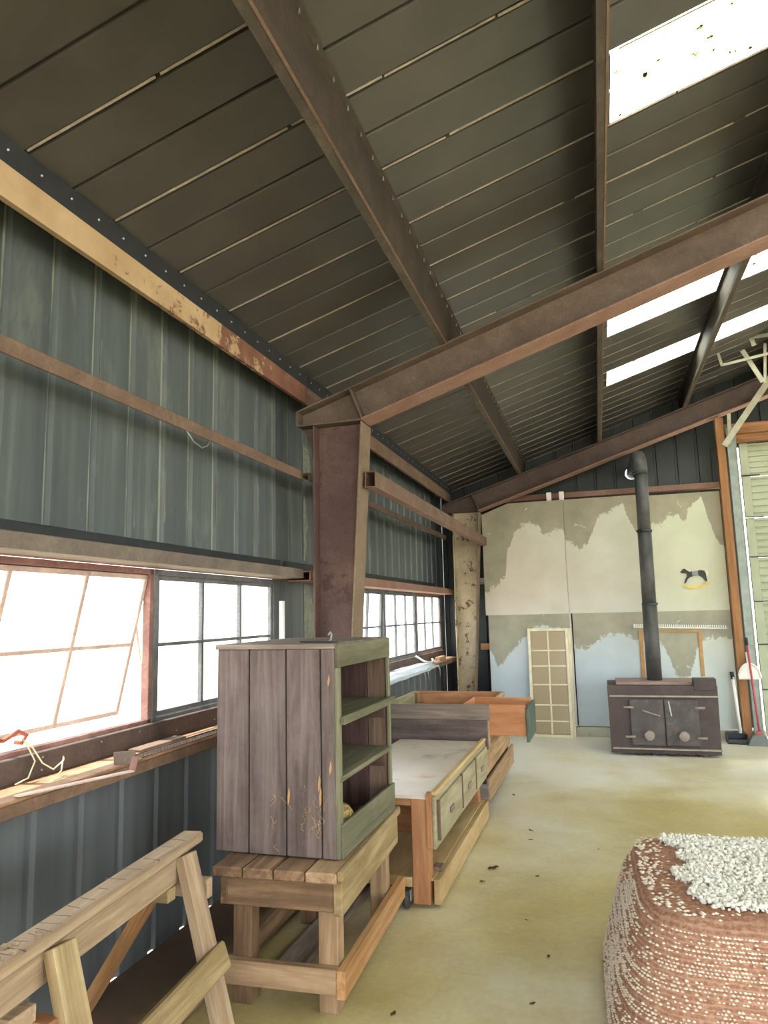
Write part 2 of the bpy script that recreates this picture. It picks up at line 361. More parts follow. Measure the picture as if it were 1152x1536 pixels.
# ---- left wall sheets
def wall_prof(n, p, rib=.042, d=.014):
    out = [(0, 0)]
    for i in range(n):
        c = (i+.5)*p; out += [(c-rib/2-.008, 0), (c-rib/2+.006, -d), (c+rib/2-.006, -d), (c+rib/2+.008, 0)]
    out.append((n*p, 0)); return out
WP = wall_prof(2, .256)
wl = struct('wall_left')
def wall_sheet(k, z0, z1, mat, parent, ylo=None, yhi=None):
    y0 = 1.874+.512*k
    key = ('wp', round(z0, 3), round(z1, 3), mat.name)
    if key not in CACHE: CACHE[key] = sheet_me('wall_panel', WP, z0, z1, lambda s, d, h: (d, s, h))
    return link('wall_panel', CACHE[key], mat, parent, Matrix.Translation((0, y0, 0)))
CACHE = {}
kmin, kmax = -14, 15
win_k = set(range(-3, 5)) | set(range(7, 15))
for k in range(kmin, kmax):
    y0 = 1.874+.512*k
    if -3 <= k <= 4 or 7 <= k <= 14:
        wall_sheet(k, 1.76, DK(0)+.02, M_wall, wl)
        wall_sheet(k, -.003, .985, M_wall_low, wl)
    else:
        wall_sheet(k, 1.76, DK(0)+.02, M_wall, wl); wall_sheet(k, -.003, 1.765, M_wall_low, wl)
# wall strips that close the window bands (beside the sashes)
def strip(y0, y1, z0, z1, mat=M_wall_low): box('wall_infill', (-.024, y0, z0), (-.002, y1, z1), mat, wl, bev=.001)
strip(4.33, 5.46, .98, 1.77, M_wall); strip(9.39, YE, .98, 1.77, M_wall); strip(.3, .36, .98, 1.77)
# worn pale streaks on some ribs (flaked paint, proud of the sheet)
for i, y in enumerate([2.27, 2.525, 2.79, 3.03, 3.29, 3.535, 3.80, 4.05, 4.305, 4.555, 4.815]):
    for (za, zb_) in ((1.9, 2.38), (2.5, 2.93)):
        for q in range(random.choice((0, 0, 1))):
            a = za+random.random()*.15; b = zb_-random.random()*.1; ww = random.choice((.006, .009, .014))
            b = min(b, a+random.uniform(.1, .5)); y_ = y+random.choice((.022, .024, -.034)); prism('paint_streak', [(.001, y_, a), (.001, y_+ww*.6, a-.01), (.001, y_+ww, a+.02), (.001, y_+ww*.7, (a+b)/2), (.001, y_+ww, b-.02), (.001, y_+ww*.3, b)], (.0012, 0, 0), M_ribwear, wl)
for pts in ([(4.80, 1.9), (4.83, 1.9), (4.86, 2.0), (4.845, 2.1), (4.89, 2.16), (4.86, 2.25), (4.83, 2.38), (4.80, 2.38)], [(4.80, 2.5), (4.9, 2.5), (4.95, 2.62), (4.9, 2.75), (4.80, 2.78)],
        [(4.80, 1.02), (4.83, 1.02), (4.86, 1.15), (4.93, 1.2), (4.95, 1.33), (5.02, 1.42), (5.0, 1.55), (4.95, 1.6), (4.9, 1.72), (4.80, 1.73)]):
    prism('paint_streak', [(-.001, y, z) for y, z in pts], (.003, 0, 0), M_ribwear, wl)
# lower edge flashing and angle over the windows
for ya, yb in ((.3, 4.36), (4.45, 9.0)):
    box('wall_flashing', (.002, ya, 1.80), (.022, yb, 1.875), M_dark, wl)
    box('wall_angle', (.0, ya, 1.745), (.03, yb, 1.79), M_winred, wl)
# ---- roof
P0, PP = 1.855, .48
def roof_prof():
    p = [(0, 0)]
    for c, wd, d in ((.014, .030, .028), (.25, .022, .016)):
        p += [(c-wd/2, 0), (c-wd/4, -d), (c+wd/4, -d), (c+wd/2, 0)]
    p.append((PP, 0)); return [(max(0, a), b) for a, b in p]
RPf = roof_prof()
SL = math.hypot(1, .33); NX, NZ = -.33/SL, 1/SL
def roof_pt(y0):
    def fn(s, d, h): # h is world x; d<0 means up
        return (h+d*-1*NX, y0+s+.033*(h-.2), DK(h)+(-d)*NZ)
    return fn
ce = struct('ceiling')
rm = sheet_me('roof_panel', RPf, -.22, RX, roof_pt(0)); rm_a = sheet_me('roof_panel', RPf, -.22, 2.26, roof_pt(0)); rm_b = sheet_me('roof_panel', RPf, 4.3, RX, roof_pt(0))
sk = sheet_me('skylight_panel', [(.0, 0), (.24, 0), (.245, -.014), (.25, -.014), (.255, 0), (PP, 0)], 2.26, 4.3, roof_pt(0))
rr = sheet_me('roof_panel', [(0, 0), (PP, 0)], RX, 2*RX+.22, lambda s, d, h: (h, s+.033*(RX-.2), DK(2*RX-h)+(-d)))
def right_pt(s, d, h): return (h, s+.033*(RX-.2), DK(2*RX-h)+(-d))
rr_a = sheet_me('roof_panel', [(0, 0), (PP, 0)], RX, RX+1.0, right_pt); rr_b = sheet_me('roof_panel', [(0, 0), (PP, 0)], RX+3.6, 2*RX+.22, right_pt); sk_r_added = sheet_me('skylight_panel', [(0, 0), (PP, 0)], RX+1.0, RX+3.6, right_pt)  # right slope is out of view; its skylights are added to brighten the floor
k0 = -15
for k in range(k0, 17):
    T = Matrix.Translation((0, P0+PP*k, 0))
    if k in (2, 8, 11, -5, -9):
        link('roof_panel', rm_a, M_roof, ce, T); link('roof_panel', rm_b, M_roof, ce, T); link('skylight_panel', sk, M_sky, ce, T, label='bright translucent skylight sheet')
    else: link('roof_panel', rm, M_roof, ce, T)
    if k in (2, 8, 11, -5, -9, -2, 5): link('roof_panel', rr_a, M_roof, ce, T); link('roof_panel', rr_b, M_roof, ce, T); link('skylight_panel', sk_r_added, M_sky, ce, T)
    else: link('roof_panel', rr, M_roof, ce, T)
    # pale broken lap sealant along the seam
    if P0+PP*k > .5:
        x = .22
        bm = bmesh.new()
        while x < 4.6:
            L = random.uniform(.3, 1.5); xe = min(x+L, 4.7); yy = random.uniform(.002, .009); wd = random.uniform(.006, .012)*(1.0 if k < 8 else .5)
            pts = []
            for xx in (x, xe):
                for yv in (yy, yy+wd): pts.append((xx, yv+.033*(xx-.2), DK(xx)+.001))
            a = [bm.verts.new(p) for p in pts]; b = [bm.verts.new((p[0], p[1], p[2]-.005)) for p in pts]
            for q in ((0, 1, 3, 2),): bm.faces.new([b[i] for i in q]); bm.faces.new([a[i] for i in q])
            for i, j in ((0, 1), (1, 3), (3, 2), (2, 0)): bm.faces.new((a[i], a[j], b[j], b[i]))
            x = xe+random.choice((.004, .01, .06, .25 if k >= 6 else .02))
        link('lap_sealant', mesh_of(bm, 'lap_sealant'), M_seam, ce, T, kind='stuff')
# ---- far wall: dark siding on the gable, hardboard lining, curb
wf = struct('wall_far')
end_pw = .50
for i in range(0, 22):
    x0 = i*end_pw; x1 = x0+end_pw
    ztop = lambda x: min(DK(x), DK(2*RX-x))+.02
    prof = [(0, 0), (.06, 0), (.066, -.02), (.094, -.02), (.10, 0), (.31, 0), (.316, -.02), (.344, -.02), (.35, 0), (end_pw, 0)]
    bm = bmesh.new(); n = len(prof)
    hole = 3.70 <= x0+.25 <= 6.7
    zb0 = 3.45 if hole else -.1
    lo = [bm.verts.new((x0+s, YE-d, zb0)) for s, d in prof]; hi = [bm.verts.new((x0+s, YE-d, max(ztop(x0+s), zb0+.02))) for s, d in prof]
    for j in range(n-1): bm.faces.new((lo[j], lo[j+1], hi[j+1], hi[j]))
    me = mesh_of(bm, 'wall_panel')
    if x0 <= 2.51 < x1+.3 and x0 > 1.9:    # the flue hole: cut through this sheet
        cb = bmesh.new(); bmesh.ops.create_cone(cb, cap_ends=True, segments=24, radius1=.077, radius2=.077, depth=.4, matrix=Matrix.Translation((2.531, YE, 3.226)) @ Matrix.Rotation(math.pi/2, 4, 'X'))
        ce_me = bpy.data.meshes.new('cut'); cb.to_mesh(ce_me); cb.free(); cut = bpy.data.objects.new('cut', ce_me); COL.objects.link(cut)
        o = link('wall_panel', me, M_end, wf); md = o.modifiers.new('b', 'BOOLEAN'); md.operation = 'DIFFERENCE'; md.object = cut; md.solver = 'EXACT'
        so_ = o.modifiers.new('s', 'SOLIDIFY'); so_.thickness = .003; o.modifiers.move(1, 0)
        dg = bpy.context.evaluated_depsgraph_get(); me2 = bpy.data.meshes.new_from_object(o.evaluated_get(dg)); o.modifiers.clear(); o.data = me2
        bpy.data.objects.remove(cut)
    else: link('wall_panel', me, M_end, wf)
box('wall_infill', (3.49, YE-.01, -.1), (3.70, YE+.005, 3.46), M_end, wf)
box('wall_infill', (-.03, 9.545, -.003), (-.002, 9.68, 3.2), M_wall_low, wl, bev=0)
box('curb', (.0, 9.075, 0), (3.72, 9.30, .105), M_curb, wf); box('curb', (6.72, 9.075, 0), (2*RX, 9.3, .105), M_curb, wf)
# hardboard sheets
xs = [.64, 1.672, 2.6, 3.475]
for i in range(3):
    a, b = xs[i], xs[i+1]-.004
    if i == 0: pts = [(a, 9.1, 1.452), (b, 9.1, 1.452), (b, 9.1, 2.868), (.98, 9.1, 2.868), (a, 9.1, 2.74)]
    else: pts = [(a, 9.1, 1.452), (b, 9.1, 1.452), (b, 9.1, 2.868-.02*(i-1)), (a, 9.1, 2.868-.02*(i-1))]
    prism('lining_board', pts, (0, .012, 0), M_lin_u, wf)
    prism('lining_board', [(a+.03, 9.106, .115), (b, 9.106, .115), (b, 9.106, 1.452), (a+.03, 9.106, 1.452)], (0, .012, 0), M_lin_l, wf)
box('lining_batten', (.55, 9.14, 1.02), (3.45, 9.2, 1.1), M_red, wf); box('lining_batten', (.55, 9.14, 1.85), (3.45, 9.2, 1.93), M_grey, wf)
for x in (1.655, 1.5, 2.65): box('wall_stud', (x-.03, 9.135, .1), (x+.03, 9.2, 2.98), M_white if x < 2 else M_olive, wf)
# ---- walls out of the picture; right wall opened wide for more light inside
wr = struct('wall_right')
for (a, b, z0, z1) in ((YB, -3, 0, 3.2), (5.5, YE, 0, .95), (5.5, YE, 1.8, 3.2), (1.2, 1.8, 0, 3.2), (9, YE, .95, 1.8)):
    box('wall_panel', (2*RX-.05, a, z0), (2*RX, b, z1), M_wall, wr, bev=0)
wb = struct('wall_back')
box('wall_panel', (0, YB-.05, 0), (.6, YB, 4.4), M_wall, wb, bev=0); box('wall_panel', (8.6, YB-.05, 0), (2*RX, YB, 4.4), M_wall, wb, bev=0)
box('wall_panel', (.6, YB-.05, 3.6), (8.6, YB, 4.9), M_wall, wb, bev=0)

# ================================================================== STEEL FRAME
def frame(y, webm, flm, colm, colfl, labels, xr, k=0):
    L1, L2 = labels; fw = .10
    c = thing('column', L1, 'column', (.4, y, 0))
    # web: tapered
    prism('web', [(.29, y-.006, 0), (.46, y-.006, 0), (.628, y-.006, 2.765), (.30, y-.006, 2.765)], (0, .012, 0), colm, c)
    board('flange', (.46, y, 0), (.632, y, 2.76), .012, 2*fw, (1, 0, 0), colfl, c); board('flange', (.285, y, 0), (.295, y, 2.76), .012, 2*fw, (1, 0, 0), colm, c)
    prism('gusset', [(.18, y-.008, 2.768), (.285, y-.008, 2.768), (.285, y-.008, 2.36), (.272, y-.008, 2.5), (.245, y-.008, 2.62), (.21, y-.008, 2.71)], (0, .014, 0), webm, c)
    box('base_plate', (.24, y-.13, .0), (.53, y+.13, .02), colm, c)
    r = thing('rafter', L2, 'beam', (.63, y, 2.77))
    xk = .175
    prism('web', [(xk, y-.006, 2.772), (.63, y-.006, 2.772), (xr, y-.006, ZB(xr)), (xr, y-.006, ZT(xr)), (xk, y-.006, ZT(xk))], (0, .012, 0), webm, r)
    board('flange', (.62, y, ZB(.62)+.006), (xr, y, ZB(xr)+.006), .012, 2*fw, (0, 0, 1), flm, r, label='reddish lower flange')
    board('flange', (xk, y, ZT(xk)-.006), (xr, y, ZT(xr)-.006), .012, 2*fw, (0, 0, 1), webm, r)
    board('end_plate', (xk, y, 2.77), (xk, y, ZT(xk)), .014, 2*fw, (1, 0, 0), webm, r)
    board('cap_plate', (xk, y, 2.772), (.64, y, 2.772), .014, 2*fw, (0, 0, 1), webm, r)
    board('stiffener', (.635, y-.045, 2.785), (.555, y-.045, ZT(.555)-.01), .016, .09, (1, 0, 0), webm, r)
    if k == 0:
        board('stiffener', (.635, y+.045, 2.785), (.555, y+.045, ZT(.555)-.01), .016, .09, (1, 0, 0), webm, r)
    return c, r
frame(4.4, M_brown, M_flange, M_purple, M_creamedge, ('plum brown tapered steel column standing between the two window bays', 'rust brown sloping steel roof beam nearest the camera with reddish lower flange'), RX)
frame(9.0, M_rafter2, M_flange, M_cream, M_creamedge, ('cream tapered steel column with flaking rust in the far corner', 'dark brown sloping steel roof beam at the far gable wall'), RX)
# purlins: Z sections, with screw tips along the top flange
def purlin(x, label, x2=None):
    p = thing('purlin', label, 'beam', (x, 2, ZT(x)), group='roof purlins')
    y0, y1 = YB, YE-.03; z0 = ZT(x); z1 = DK(x)-.004
    sl = .33; sk_ = lambda y: .05-.0068*y           # runs a touch out of square
    def bar(nm, xa, za, xb, zb, th, mt): # plate between two lines, along y
        n = Vector((zb-za, 0, -(xb-xa))).normalized()*th
        prism(nm, [(xa+sk_(y0), y0, za), (xb+sk_(y0), y0, zb), (xb+n.x+sk_(y0), y0, zb+n.z), (xa+n.x+sk_(y0), y0, za+n.z)], (sk_(y1)-sk_(y0), y1-y0, 0), mt, p)
    bar('lower_flange', x, z0+.004, x+.042, z0+.004+.042*sl, .005, M_purl); bar('edge', x+.036, z0+.001+.036*sl, x+.046, z0+.001+.046*sl, .004, M_girt); bar('web', x+.042, z0+.042*sl, x+.036, z1+.03*sl, .005, M_purlw)
    bar('upper_flange', x+.005, z1+.005*sl-.004, x+.06, z1+.06*sl-.004, .005, M_purl)
    bar('lip', x, z0+.004, x-.004, z0+.022, .005, M_purl)
    bm = bmesh.new()
    y = .8
    while y < y1:
        bmesh.ops.create_cone(bm, cap_ends=True, segments=6, radius1=.004, radius2=.002, depth=.02, matrix=Matrix.Translation((x+.052+sk_(y), y, z1+.05*sl-.02))); y += .16
    link('screw_tips', mesh_of(bm, 'screw_tips'), M_zinc, p, kind='stuff')
purlin(1.16, 'brown steel roof purlin running lengthwise, first out from the window wall')
purlin(2.15, 'brown steel roof purlin running lengthwise along the edge of the skylights')
purlin(3.14, 'tan steel roof purlin crossing under the two far skylights')
purlin(4.13, 'brown steel roof purlin nearest the ridge, beyond the skylights')
# eave struts
for i, (ya, yb, lab) in enumerate(((YB, 4.395, 'tan flaking steel eave beam above the near window wall'), (4.405, 9.3, 'rust brown steel eave beam above the far window bay'))):
    o = thing('eave_strut', lab, 'beam', (.1, ya, 2.95))
    mm = M_strut if i == 0 else M_girt
    wbox('web', (.19, ya, 2.950), (.2, yb, 3.085), mm, o); wbox('lower_flange', (.172, ya, 2.952), (.192, yb, 2.960), mm, o)
    prism('lip', [(.198, ya, 3.026), (.212, ya, 3.066), (.205, ya, 3.07), (.195, ya, 3.04)], (0, yb-ya, 0), mm, o)
    prism('upper_angle', [(.195, ya, 3.07), (.212, ya, 3.066), (.222, ya, 3.155), (.20, ya, 3.155)], (0, yb-ya, 0), M_dark, o, label='black screwed edge angle')
    bm = bmesh.new(); y = max(ya, .8)+.05
    while y < yb:
        bmesh.ops.create_uvsphere(bm, u_segments=6, v_segments=4, radius=.0055, matrix=Matrix.Translation((.219, y, 3.115))); y += .155
    link('screw_tips', mesh_of(bm, 'screw_tips'), M_zinc, o, kind='stuff')
# wall girts
for (ya, yb, z0, z1, m, nm, lab) in ((YB, 4.34, 2.405, 2.467, M_girt, 'wall_girt', 'rusty wall girt halfway up the siding of the near bay'), (4.46, 8.93, 2.42, 2.48, M_girt, 'wall_girt', 'dark rusty wall girt high on the far bay siding'),
        (YB, 4.34, 1.748, 1.808, M_head, 'window_girt', 'grey brown steel girt directly over the near windows'), (4.46, 9.3, 1.735, 1.805, M_flange, 'window_girt', 'reddish steel girt directly over the far windows')):
    o = thing(nm, lab, 'beam', (.1, ya, z0))
    box('web', (.188, ya, z0), (.2, yb, z1), m, o)
    if nm == 'window_girt': box('upper_flange', (.03, ya, z1-.008), (.19, yb, z1), m, o); box('lower_flange', (.034, ya, z0), (.19, yb, z0+.008), m, o)
    else: box('upper_flange', (.13, ya, z1-.008), (.19, yb, z1), m, o); box('lip', (.13, ya, z1-.03), (.137, yb, z1-.008), m, o)
# shelf-like sill girts
for i, (ya, yb, lab) in enumerate(((YB, 4.34, 'rusty brown steel sill ledge running below the near windows'), (4.46, 9.3, 'brown steel sill ledge running below the far windows'))):
    o = thing('sill_ledge', lab, 'ledge', (.1, ya, .93))
    box('top', (.024, ya, .918), (.205, yb, .93), M_sill, o); box('web', (.192, ya, .872), (.205, yb, .917), M_sillw, o)
    box('back_rail', (.0, ya, .93), (.03, yb, 1.02), M_rafter2, o)
    bm = bmesh.new(); y = max(ya, .8)
    while y < yb:
        for zz in random.choice(((.955, 1.0), (1.0,), (.96,))): bmesh.ops.create_uvsphere(bm, u_segments=8, v_segments=5, radius=.0038, matrix=Matrix.Translation((.031, y+random.uniform(-.03, .03), zz)))
        y += random.uniform(.15, .35)
    link('rivets', mesh_of(bm, 'rivets'), M_zinc, o, kind='stuff')
# square tube rail on the columns
o = thing('tube_rail', 'rusty square steel tube running between the two columns with open end', 'rail', (.66, 4.5, 2.38))
A, B = Vector((.668, 4.36, 2.378)), Vector((.665, 9.02, 2.385))
for nm, dx, dz, W, T in (('side', .034, 0, .10, .005), ('side', -.034, 0, .10, .005), ('side', 0, .05, .005, .073), ('side', 0, -.05, .005, .073)):
    d = Vector((dx, 0, dz)); board(nm, A+d, B+d, W, T, (0, 0, 1), M_flange if dz < 0 else M_girt, o, bev=.001)
o = tube('wire_loop', [(.205, 2.93, 2.40), (.21, 2.98, 2.36), (.21, 3.06, 2.345), (.205, 3.12, 2.37), (.203, 3.14, 2.40)], .0035, M_zinc, n=6); tag(o, 'thin loop of wire hanging from the near rusty wall girt', 'wire')
# gable girt
o = box('gable_girt', (.9, 9.36, 2.93), (3.6, 9.5, 3.0), M_flange); tag(o, 'reddish steel girt crossing the gable above the lining boards', 'beam')

# ================================================================== WINDOWS
def window(n, units):
    W = struct('window_%d' % n)
    for (y0, y1, frm, sm, tilt) in units:
        z0, z1 = 1.01, 1.745
        f = .028
        for lo, hi in (((-.04, y0, z0), (.0, y0+f, z1)), ((-.04, y1-f, z0), (.0, y1, z1)), ((-.04, y0, z1-f), (.0, y1, z1)), ((-.04, y0, z0-.01), (.0, y1, z0+f))):
            box('window_frame', lo, hi, frm, W, bev=.002)
        s = thing('sash', None, None); s.parent = W
        hx, hz = -.02, z1-f
        R = Matrix.Translation((hx, 0, hz)) @ Matrix.Rotation(math.radians(tilt), 4, 'Y') @ Matrix.Translation((-hx, 0, -hz))
        g = .022; a, b, c, d = y0+f+.002, y1-f-.002, z0+f+.004, z1-f-.002
        for lo, hi in (((-.034, a, c), (-.008, a+g, d)), ((-.034, b-g, c), (-.008, b, d)), ((-.034, a, d-g), (-.008, b, d)), ((-.034, a, c), (-.008, b, c+g))):
            box('sash_rail', lo, hi, sm, s, bev=.002, rot=R)
        for i in (1, 2):
            y = a+(b-a)*i/3; box('muntin', (-.034, y-.011, c), (-.008, y+.011, d), sm, s, bev=.002, rot=R)
        zm = c+(d-c)*.5; box('muntin', (-.028, a, zm-.009), (-.010, b, zm+.009), sm, s, bev=.002, rot=R)
        for i in range(3):
            for (za, zb_) in ((c, zm), (zm, d)):
                ya = a+(b-a)*i/3; yb = a+(b-a)*(i+1)/3
                box('pane', (-.022, ya+.006, za+.004), (-.019, yb-.006, zb_-.004), M_pane, s, bev=0, rot=R)
        if tilt:
            # stay arm
            p = R @ Vector((-.02, b, c+.42)); board('stay_arm', (p.x, b+.008, p.z), (-.012, b+.008, z0+.03), .012, .006, (1, 0, 0), sm, s, bev=.001)
    return W
window(1, [(.36, 1.66, M_win, M_win, 0), (1.67, 2.985, M_winred, M_sash, 13), (2.995, 4.33, M_win, M_win, 0)])
window(2, [(5.46, 6.80, M_win, M_win, 3), (6.815, 8.07, M_win, M_win, 0), (8.08, 9.39, M_winred, M_win, 0)])

# ================================================================== SECTIONAL DOOR at the far right
dr = struct('door_1')
zs = [.03, .545, 1.05, 1.535, 2.05, 2.52, 3.01, 3.41]
for i in range(len(zs)-1):
    z0, z1 = zs[i]+(.006 if i == 5 else .0008), zs[i+1]-(.006 if i == 4 else .0008)
    prof = [(0, 0)]; n = 6
    for j in range(n):
        c = (j+.5)*(z1-z0)/n; prof += [(c-.012, 0), (c-.008, -.018), (c+.008, -.018), (c+.012, 0)]
    prof.append((z1-z0, 0))
    me = sheet_me('door_section', prof, 3.76, 6.6, lambda s, d, h: (h, 9.22-d, z0+s)); link('door_section', me, M_doorp, dr)
    box('door_stile', (3.74, 9.16, z0), (3.83, 9.21, z1), M_doorp, dr)
    board('hinge_strap', (3.735, 9.14, z1+.006), (3.93, 9.15, z1+.006), .012, .02, (0, 0, 1), M_dark, dr, bev=.002)
box('door_jamb', (3.475, 8.98, 0), (3.565, 9.06, 3.70), M_post, dr, label='orange fir door post'); 
box('door_track', (3.58, 8.96, 0.02), (3.665, 8.985, 3.58), M_track, dr); box('door_track', (3.665, 8.96, .02), (3.68, 9.06, 3.5), M_track, dr)
box('door_header', (3.57, 9.0, 3.50), (6.8, 9.06, 3.62), M_post, dr); box('door_header', (3.57, 9.05, 3.40), (6.8, 9.1, 3.5), M_post, dr)
box('door_jamb', (6.66, 8.98, 0), (6.75, 9.06, 3.70), M_post, dr)
# track hangers of the door
def hanger(label, segs):
    o = thing('door_hanger', label, 'bracket', segs[0][0])
    for a, b, wd in segs: board('angle_bar', a, b, wd, .012, (1, 0, .3), M_conduit, o, bev=.002)
hanger('heavy angled track brace rising from the orange door post', [((3.53, 8.85, 3.33), (4.35, 8.85, 4.45), .07), ((3.60, 8.9, 3.35), (3.62, 8.9, 3.72), .04)])
hanger('cream bent hanger bar highest under the far skylights', [((3.65, 8.15, 4.86), (3.80, 8.15, 4.25), .045), ((3.77, 8.14, 4.35), (4.6, 8.14, 4.33), .04)])
hanger('thin bent hanger bar meeting the tan purlin', [((3.41, 8.2, 4.42), (3.48, 8.2, 4.08), .03), ((3.48, 8.19, 4.09), (4.6, 8.19, 4.26), .03)])
hanger('short cream hanger bar above the heavy track brace', [((3.70, 8.25, 4.25), (3.87, 8.25, 3.87), .05), ((3.89, 8.26, 3.86), (3.93, 8.26, 4.3), .03)])
# ================================================================== FURNITURE
# ---- sawhorse (runs along the window wall)
o = thing('sawhorse', 'worn pine sawhorse with saw-scarred top standing by the window wall', 'sawhorse', (.55, 2.0, 0))
ax = lambda y: .487-.095*(y-2.58)          # beam centre line (x at y)
board('top_board', (ax(2.58), 2.58, .66), (ax(1.25), 1.25, .66), .085, .04, (1, 0, 0), M_saw, o, bev=.008)
board('beam', (ax(2.50), 2.50, .592), (ax(1.25), 1.25, .592), .095, .04, (0, 0, 1), M_saw, o)
board('leg', (ax(2.45)+.035, 2.45, .635), (.745, 2.41, 0), .085, .04, (0, 1, .1), M_saw, o)
board('leg', (ax(2.47)-.03, 2.47, .60), (.06, 2.50, 0.005), .08, .035, (0, 1, 0), M_pine_o, o)
board('leg', (ax(1.72)+.04, 1.72, .635), (.84, 1.68, 0), .085, .04, (0, 1, .1), M_pine_y, o)
board('leg', (ax(1.45)-.03, 1.45, .60), (.18, 1.42, 0.005), .08, .035, (0, 1, 0), M_saw, o)
board('side_rail', (.672, 2.50, .285), (.775, 1.25, .285), .095, .035, (-.35, 0, 1), M_pine_y, o, bev=.008)
board('cross_brace', (ax(2.44)-.16, 2.515, .50), (ax(2.44)+.10, 2.515, .50), .07, .035, (0, 0, 1), M_saw, o)
board('cross_brace', (ax(2.36)-.10, 2.36, .525), (ax(2.36)+.03, 2.36, .525), .045, .05, (0, 0, 1), M_pine_y, o)
board('cross_brace', (ax(1.60)-.25, 1.60, .50), (ax(1.60)+.03, 1.60, .50), .05, .09, (0, 0, 1), M_saw, o)
board('cross_brace', (ax(1.62)-.25, 1.655, .44), (ax(1.62)+.08, 1.655, .44), .09, .05, (0, 0, 1), M_red, o)
# saw cuts: dark wedges left in the top
bm = bmesh.new()
for y in (1.55, 1.58, 1.62, 1.66, 1.69, 1.73, 1.78, 1.84, 1.9, 1.98, 2.06, 2.15, 2.25, 2.38, 2.46):
    c = ax(y); l = random.uniform(.03, .08)
    bmesh.ops.create_cube(bm, size=1, matrix=Matrix.Translation((c+random.uniform(-.01, .01), y, .6785)) @ Matrix.Rotation(random.uniform(-.15, .15), 4, 'Z') @ Matrix.Diagonal((l, .0035, .004, 1)))
link('saw_cuts', mesh_of(bm, 'saw_cuts'), M_brownb, o, kind='stuff')
bm = bmesh.new()
for i in range(26):
    y = random.uniform(1.35, 1.68); bmesh.ops.create_cube(bm, size=1, matrix=Matrix.Translation((ax(y)+random.uniform(-.035, .035), y, .681+random.uniform(0, .004))) @ Matrix.Rotation(random.uniform(-.5, .5), 4, 'Z') @ Matrix.Rotation(random.uniform(-.3, .3), 4, 'X') @ Matrix.Diagonal((random.uniform(.01, .03), random.uniform(.008, .02), .008, 1)))
link('splinters', mesh_of(bm, 'splinters'), M_saw, o, kind='stuff')

# ---- low plank bench
RB = Matrix.Translation((.79, 2.66, 0)) @ Matrix.Rotation(math.radians(2.5), 4, 'Z') @ Matrix.Translation((-.79, -2.66, 0))
o = thing('plank_bench', 'low rough pine bench carrying the open plank cabinet', 'bench', (.79, 3.1, 0))
for i in range(4):
    x0 = .53+i*.130; box('top_plank', (x0, 2.66+random.uniform(-.005, .005), .49), (x0+.126, 3.62, .53), (M_pine_d, M_pine_d, M_pine_d, M_pine)[i], o, rot=RB, bev=.006)
box('apron', (.575, 2.70, .375), (1.02, 2.735, .49), M_pine_d, o, rot=RB); box('apron', (.575, 3.55, .375), (1.02, 3.585, .49), M_pine_d, o, rot=RB)
box('apron', (1.022, 2.695, .365), (1.058, 3.60, .497), M_pine_y, o, rot=RB); box('apron', (.545, 2.70, .375), (.575, 3.585, .49), M_pine_d, o, rot=RB)
box('edge_strip', (1.045, 2.665, .497), (1.07, 3.62, .535), M_pine_y, o, rot=RB, bev=.006)
for lx in (.585, .945):
    for ly in (2.735, 3.47): box('leg', (lx, ly, 0), (lx+.08, ly+.075, .49), M_pine_d if lx < .9 else M_pine, o, rot=RB)
box('stretcher', (.56, 2.695, .085), (1.03, 2.733, .175), M_pine, o, rot=RB); box('stretcher', (1.03, 2.69, .075), (1.066, 3.695, .175), M_pine_o, o, rot=RB)
box('stretcher', (.55, 2.735, .085), (.585, 3.6, .175), M_pine_d, o, rot=RB); box('stretcher', (.6, 3.545, .2), (1.0, 3.575, .29), M_pine_o, o, rot=RB)
# boards lying on the floor below it
o = board('loose_board', (.70, 2.86, .018), (.70, 3.95, .018), .13, .03, (1, 0, 0), M_grey); tag(o, 'grey board lying on the floor beneath the plank bench', 'board')
o = board('loose_board', (.44, 2.45, .02), (.46, 4.1, .02), .07, .035, (1, 0, 0), M_brownb); tag(o, 'narrow dark board lying on the floor between wall and bench', 'board')

# ---- plank cabinet with open shelves
X0, X1, Y0, Y1, ZA, ZC = .455, 1.0, 2.80, 3.56, .532, 1.385
o = thing('plank_cabinet', 'weathered plum-grey plank cabinet with open shelves on the low bench', 'cabinet', (.73, 3.2, ZA))
xb = [.455, .610, .781, .937, 1.0]
for i in range(4):
    box('side_plank', (xb[i]+.003, Y0, ZA+.003), (xb[i+1]-.003, Y0+.022, ZC-.022), M_dwood, o, bev=.004)
    if i < 3: box('side_plank', (X0+.003, Y0+.022+i*.18, ZA), (X0+.022, Y0+.022+i*.18+.175, ZC-.022), M_dwood, o, bev=.003)   # back
box('side_plank', (X0+.003, Y0+.565, ZA), (X0+.022, Y1-.024, ZC-.022), M_dwood, o)
xf = [.455, .66, .895, .993]
for i in range(3): box('side_plank', (xf[i], Y1-.022, ZA), (xf[i+1]-.003, Y1, ZC-.022), (M_dwood_in, M_dwood_in, M_brownb)[i], o)
for i in range(3):
    box('top_plank', (X0-.006, Y0-.006+i*.258, ZC-.022), (X1+.002, Y0-.006+i*.258+.254, ZC), M_grey, o, bev=.003)
box('bottom_board', (X0+.02, Y0+.02, ZA+.002), (X1-.01, Y1-.02, ZA+.022), M_dwood_in, o)
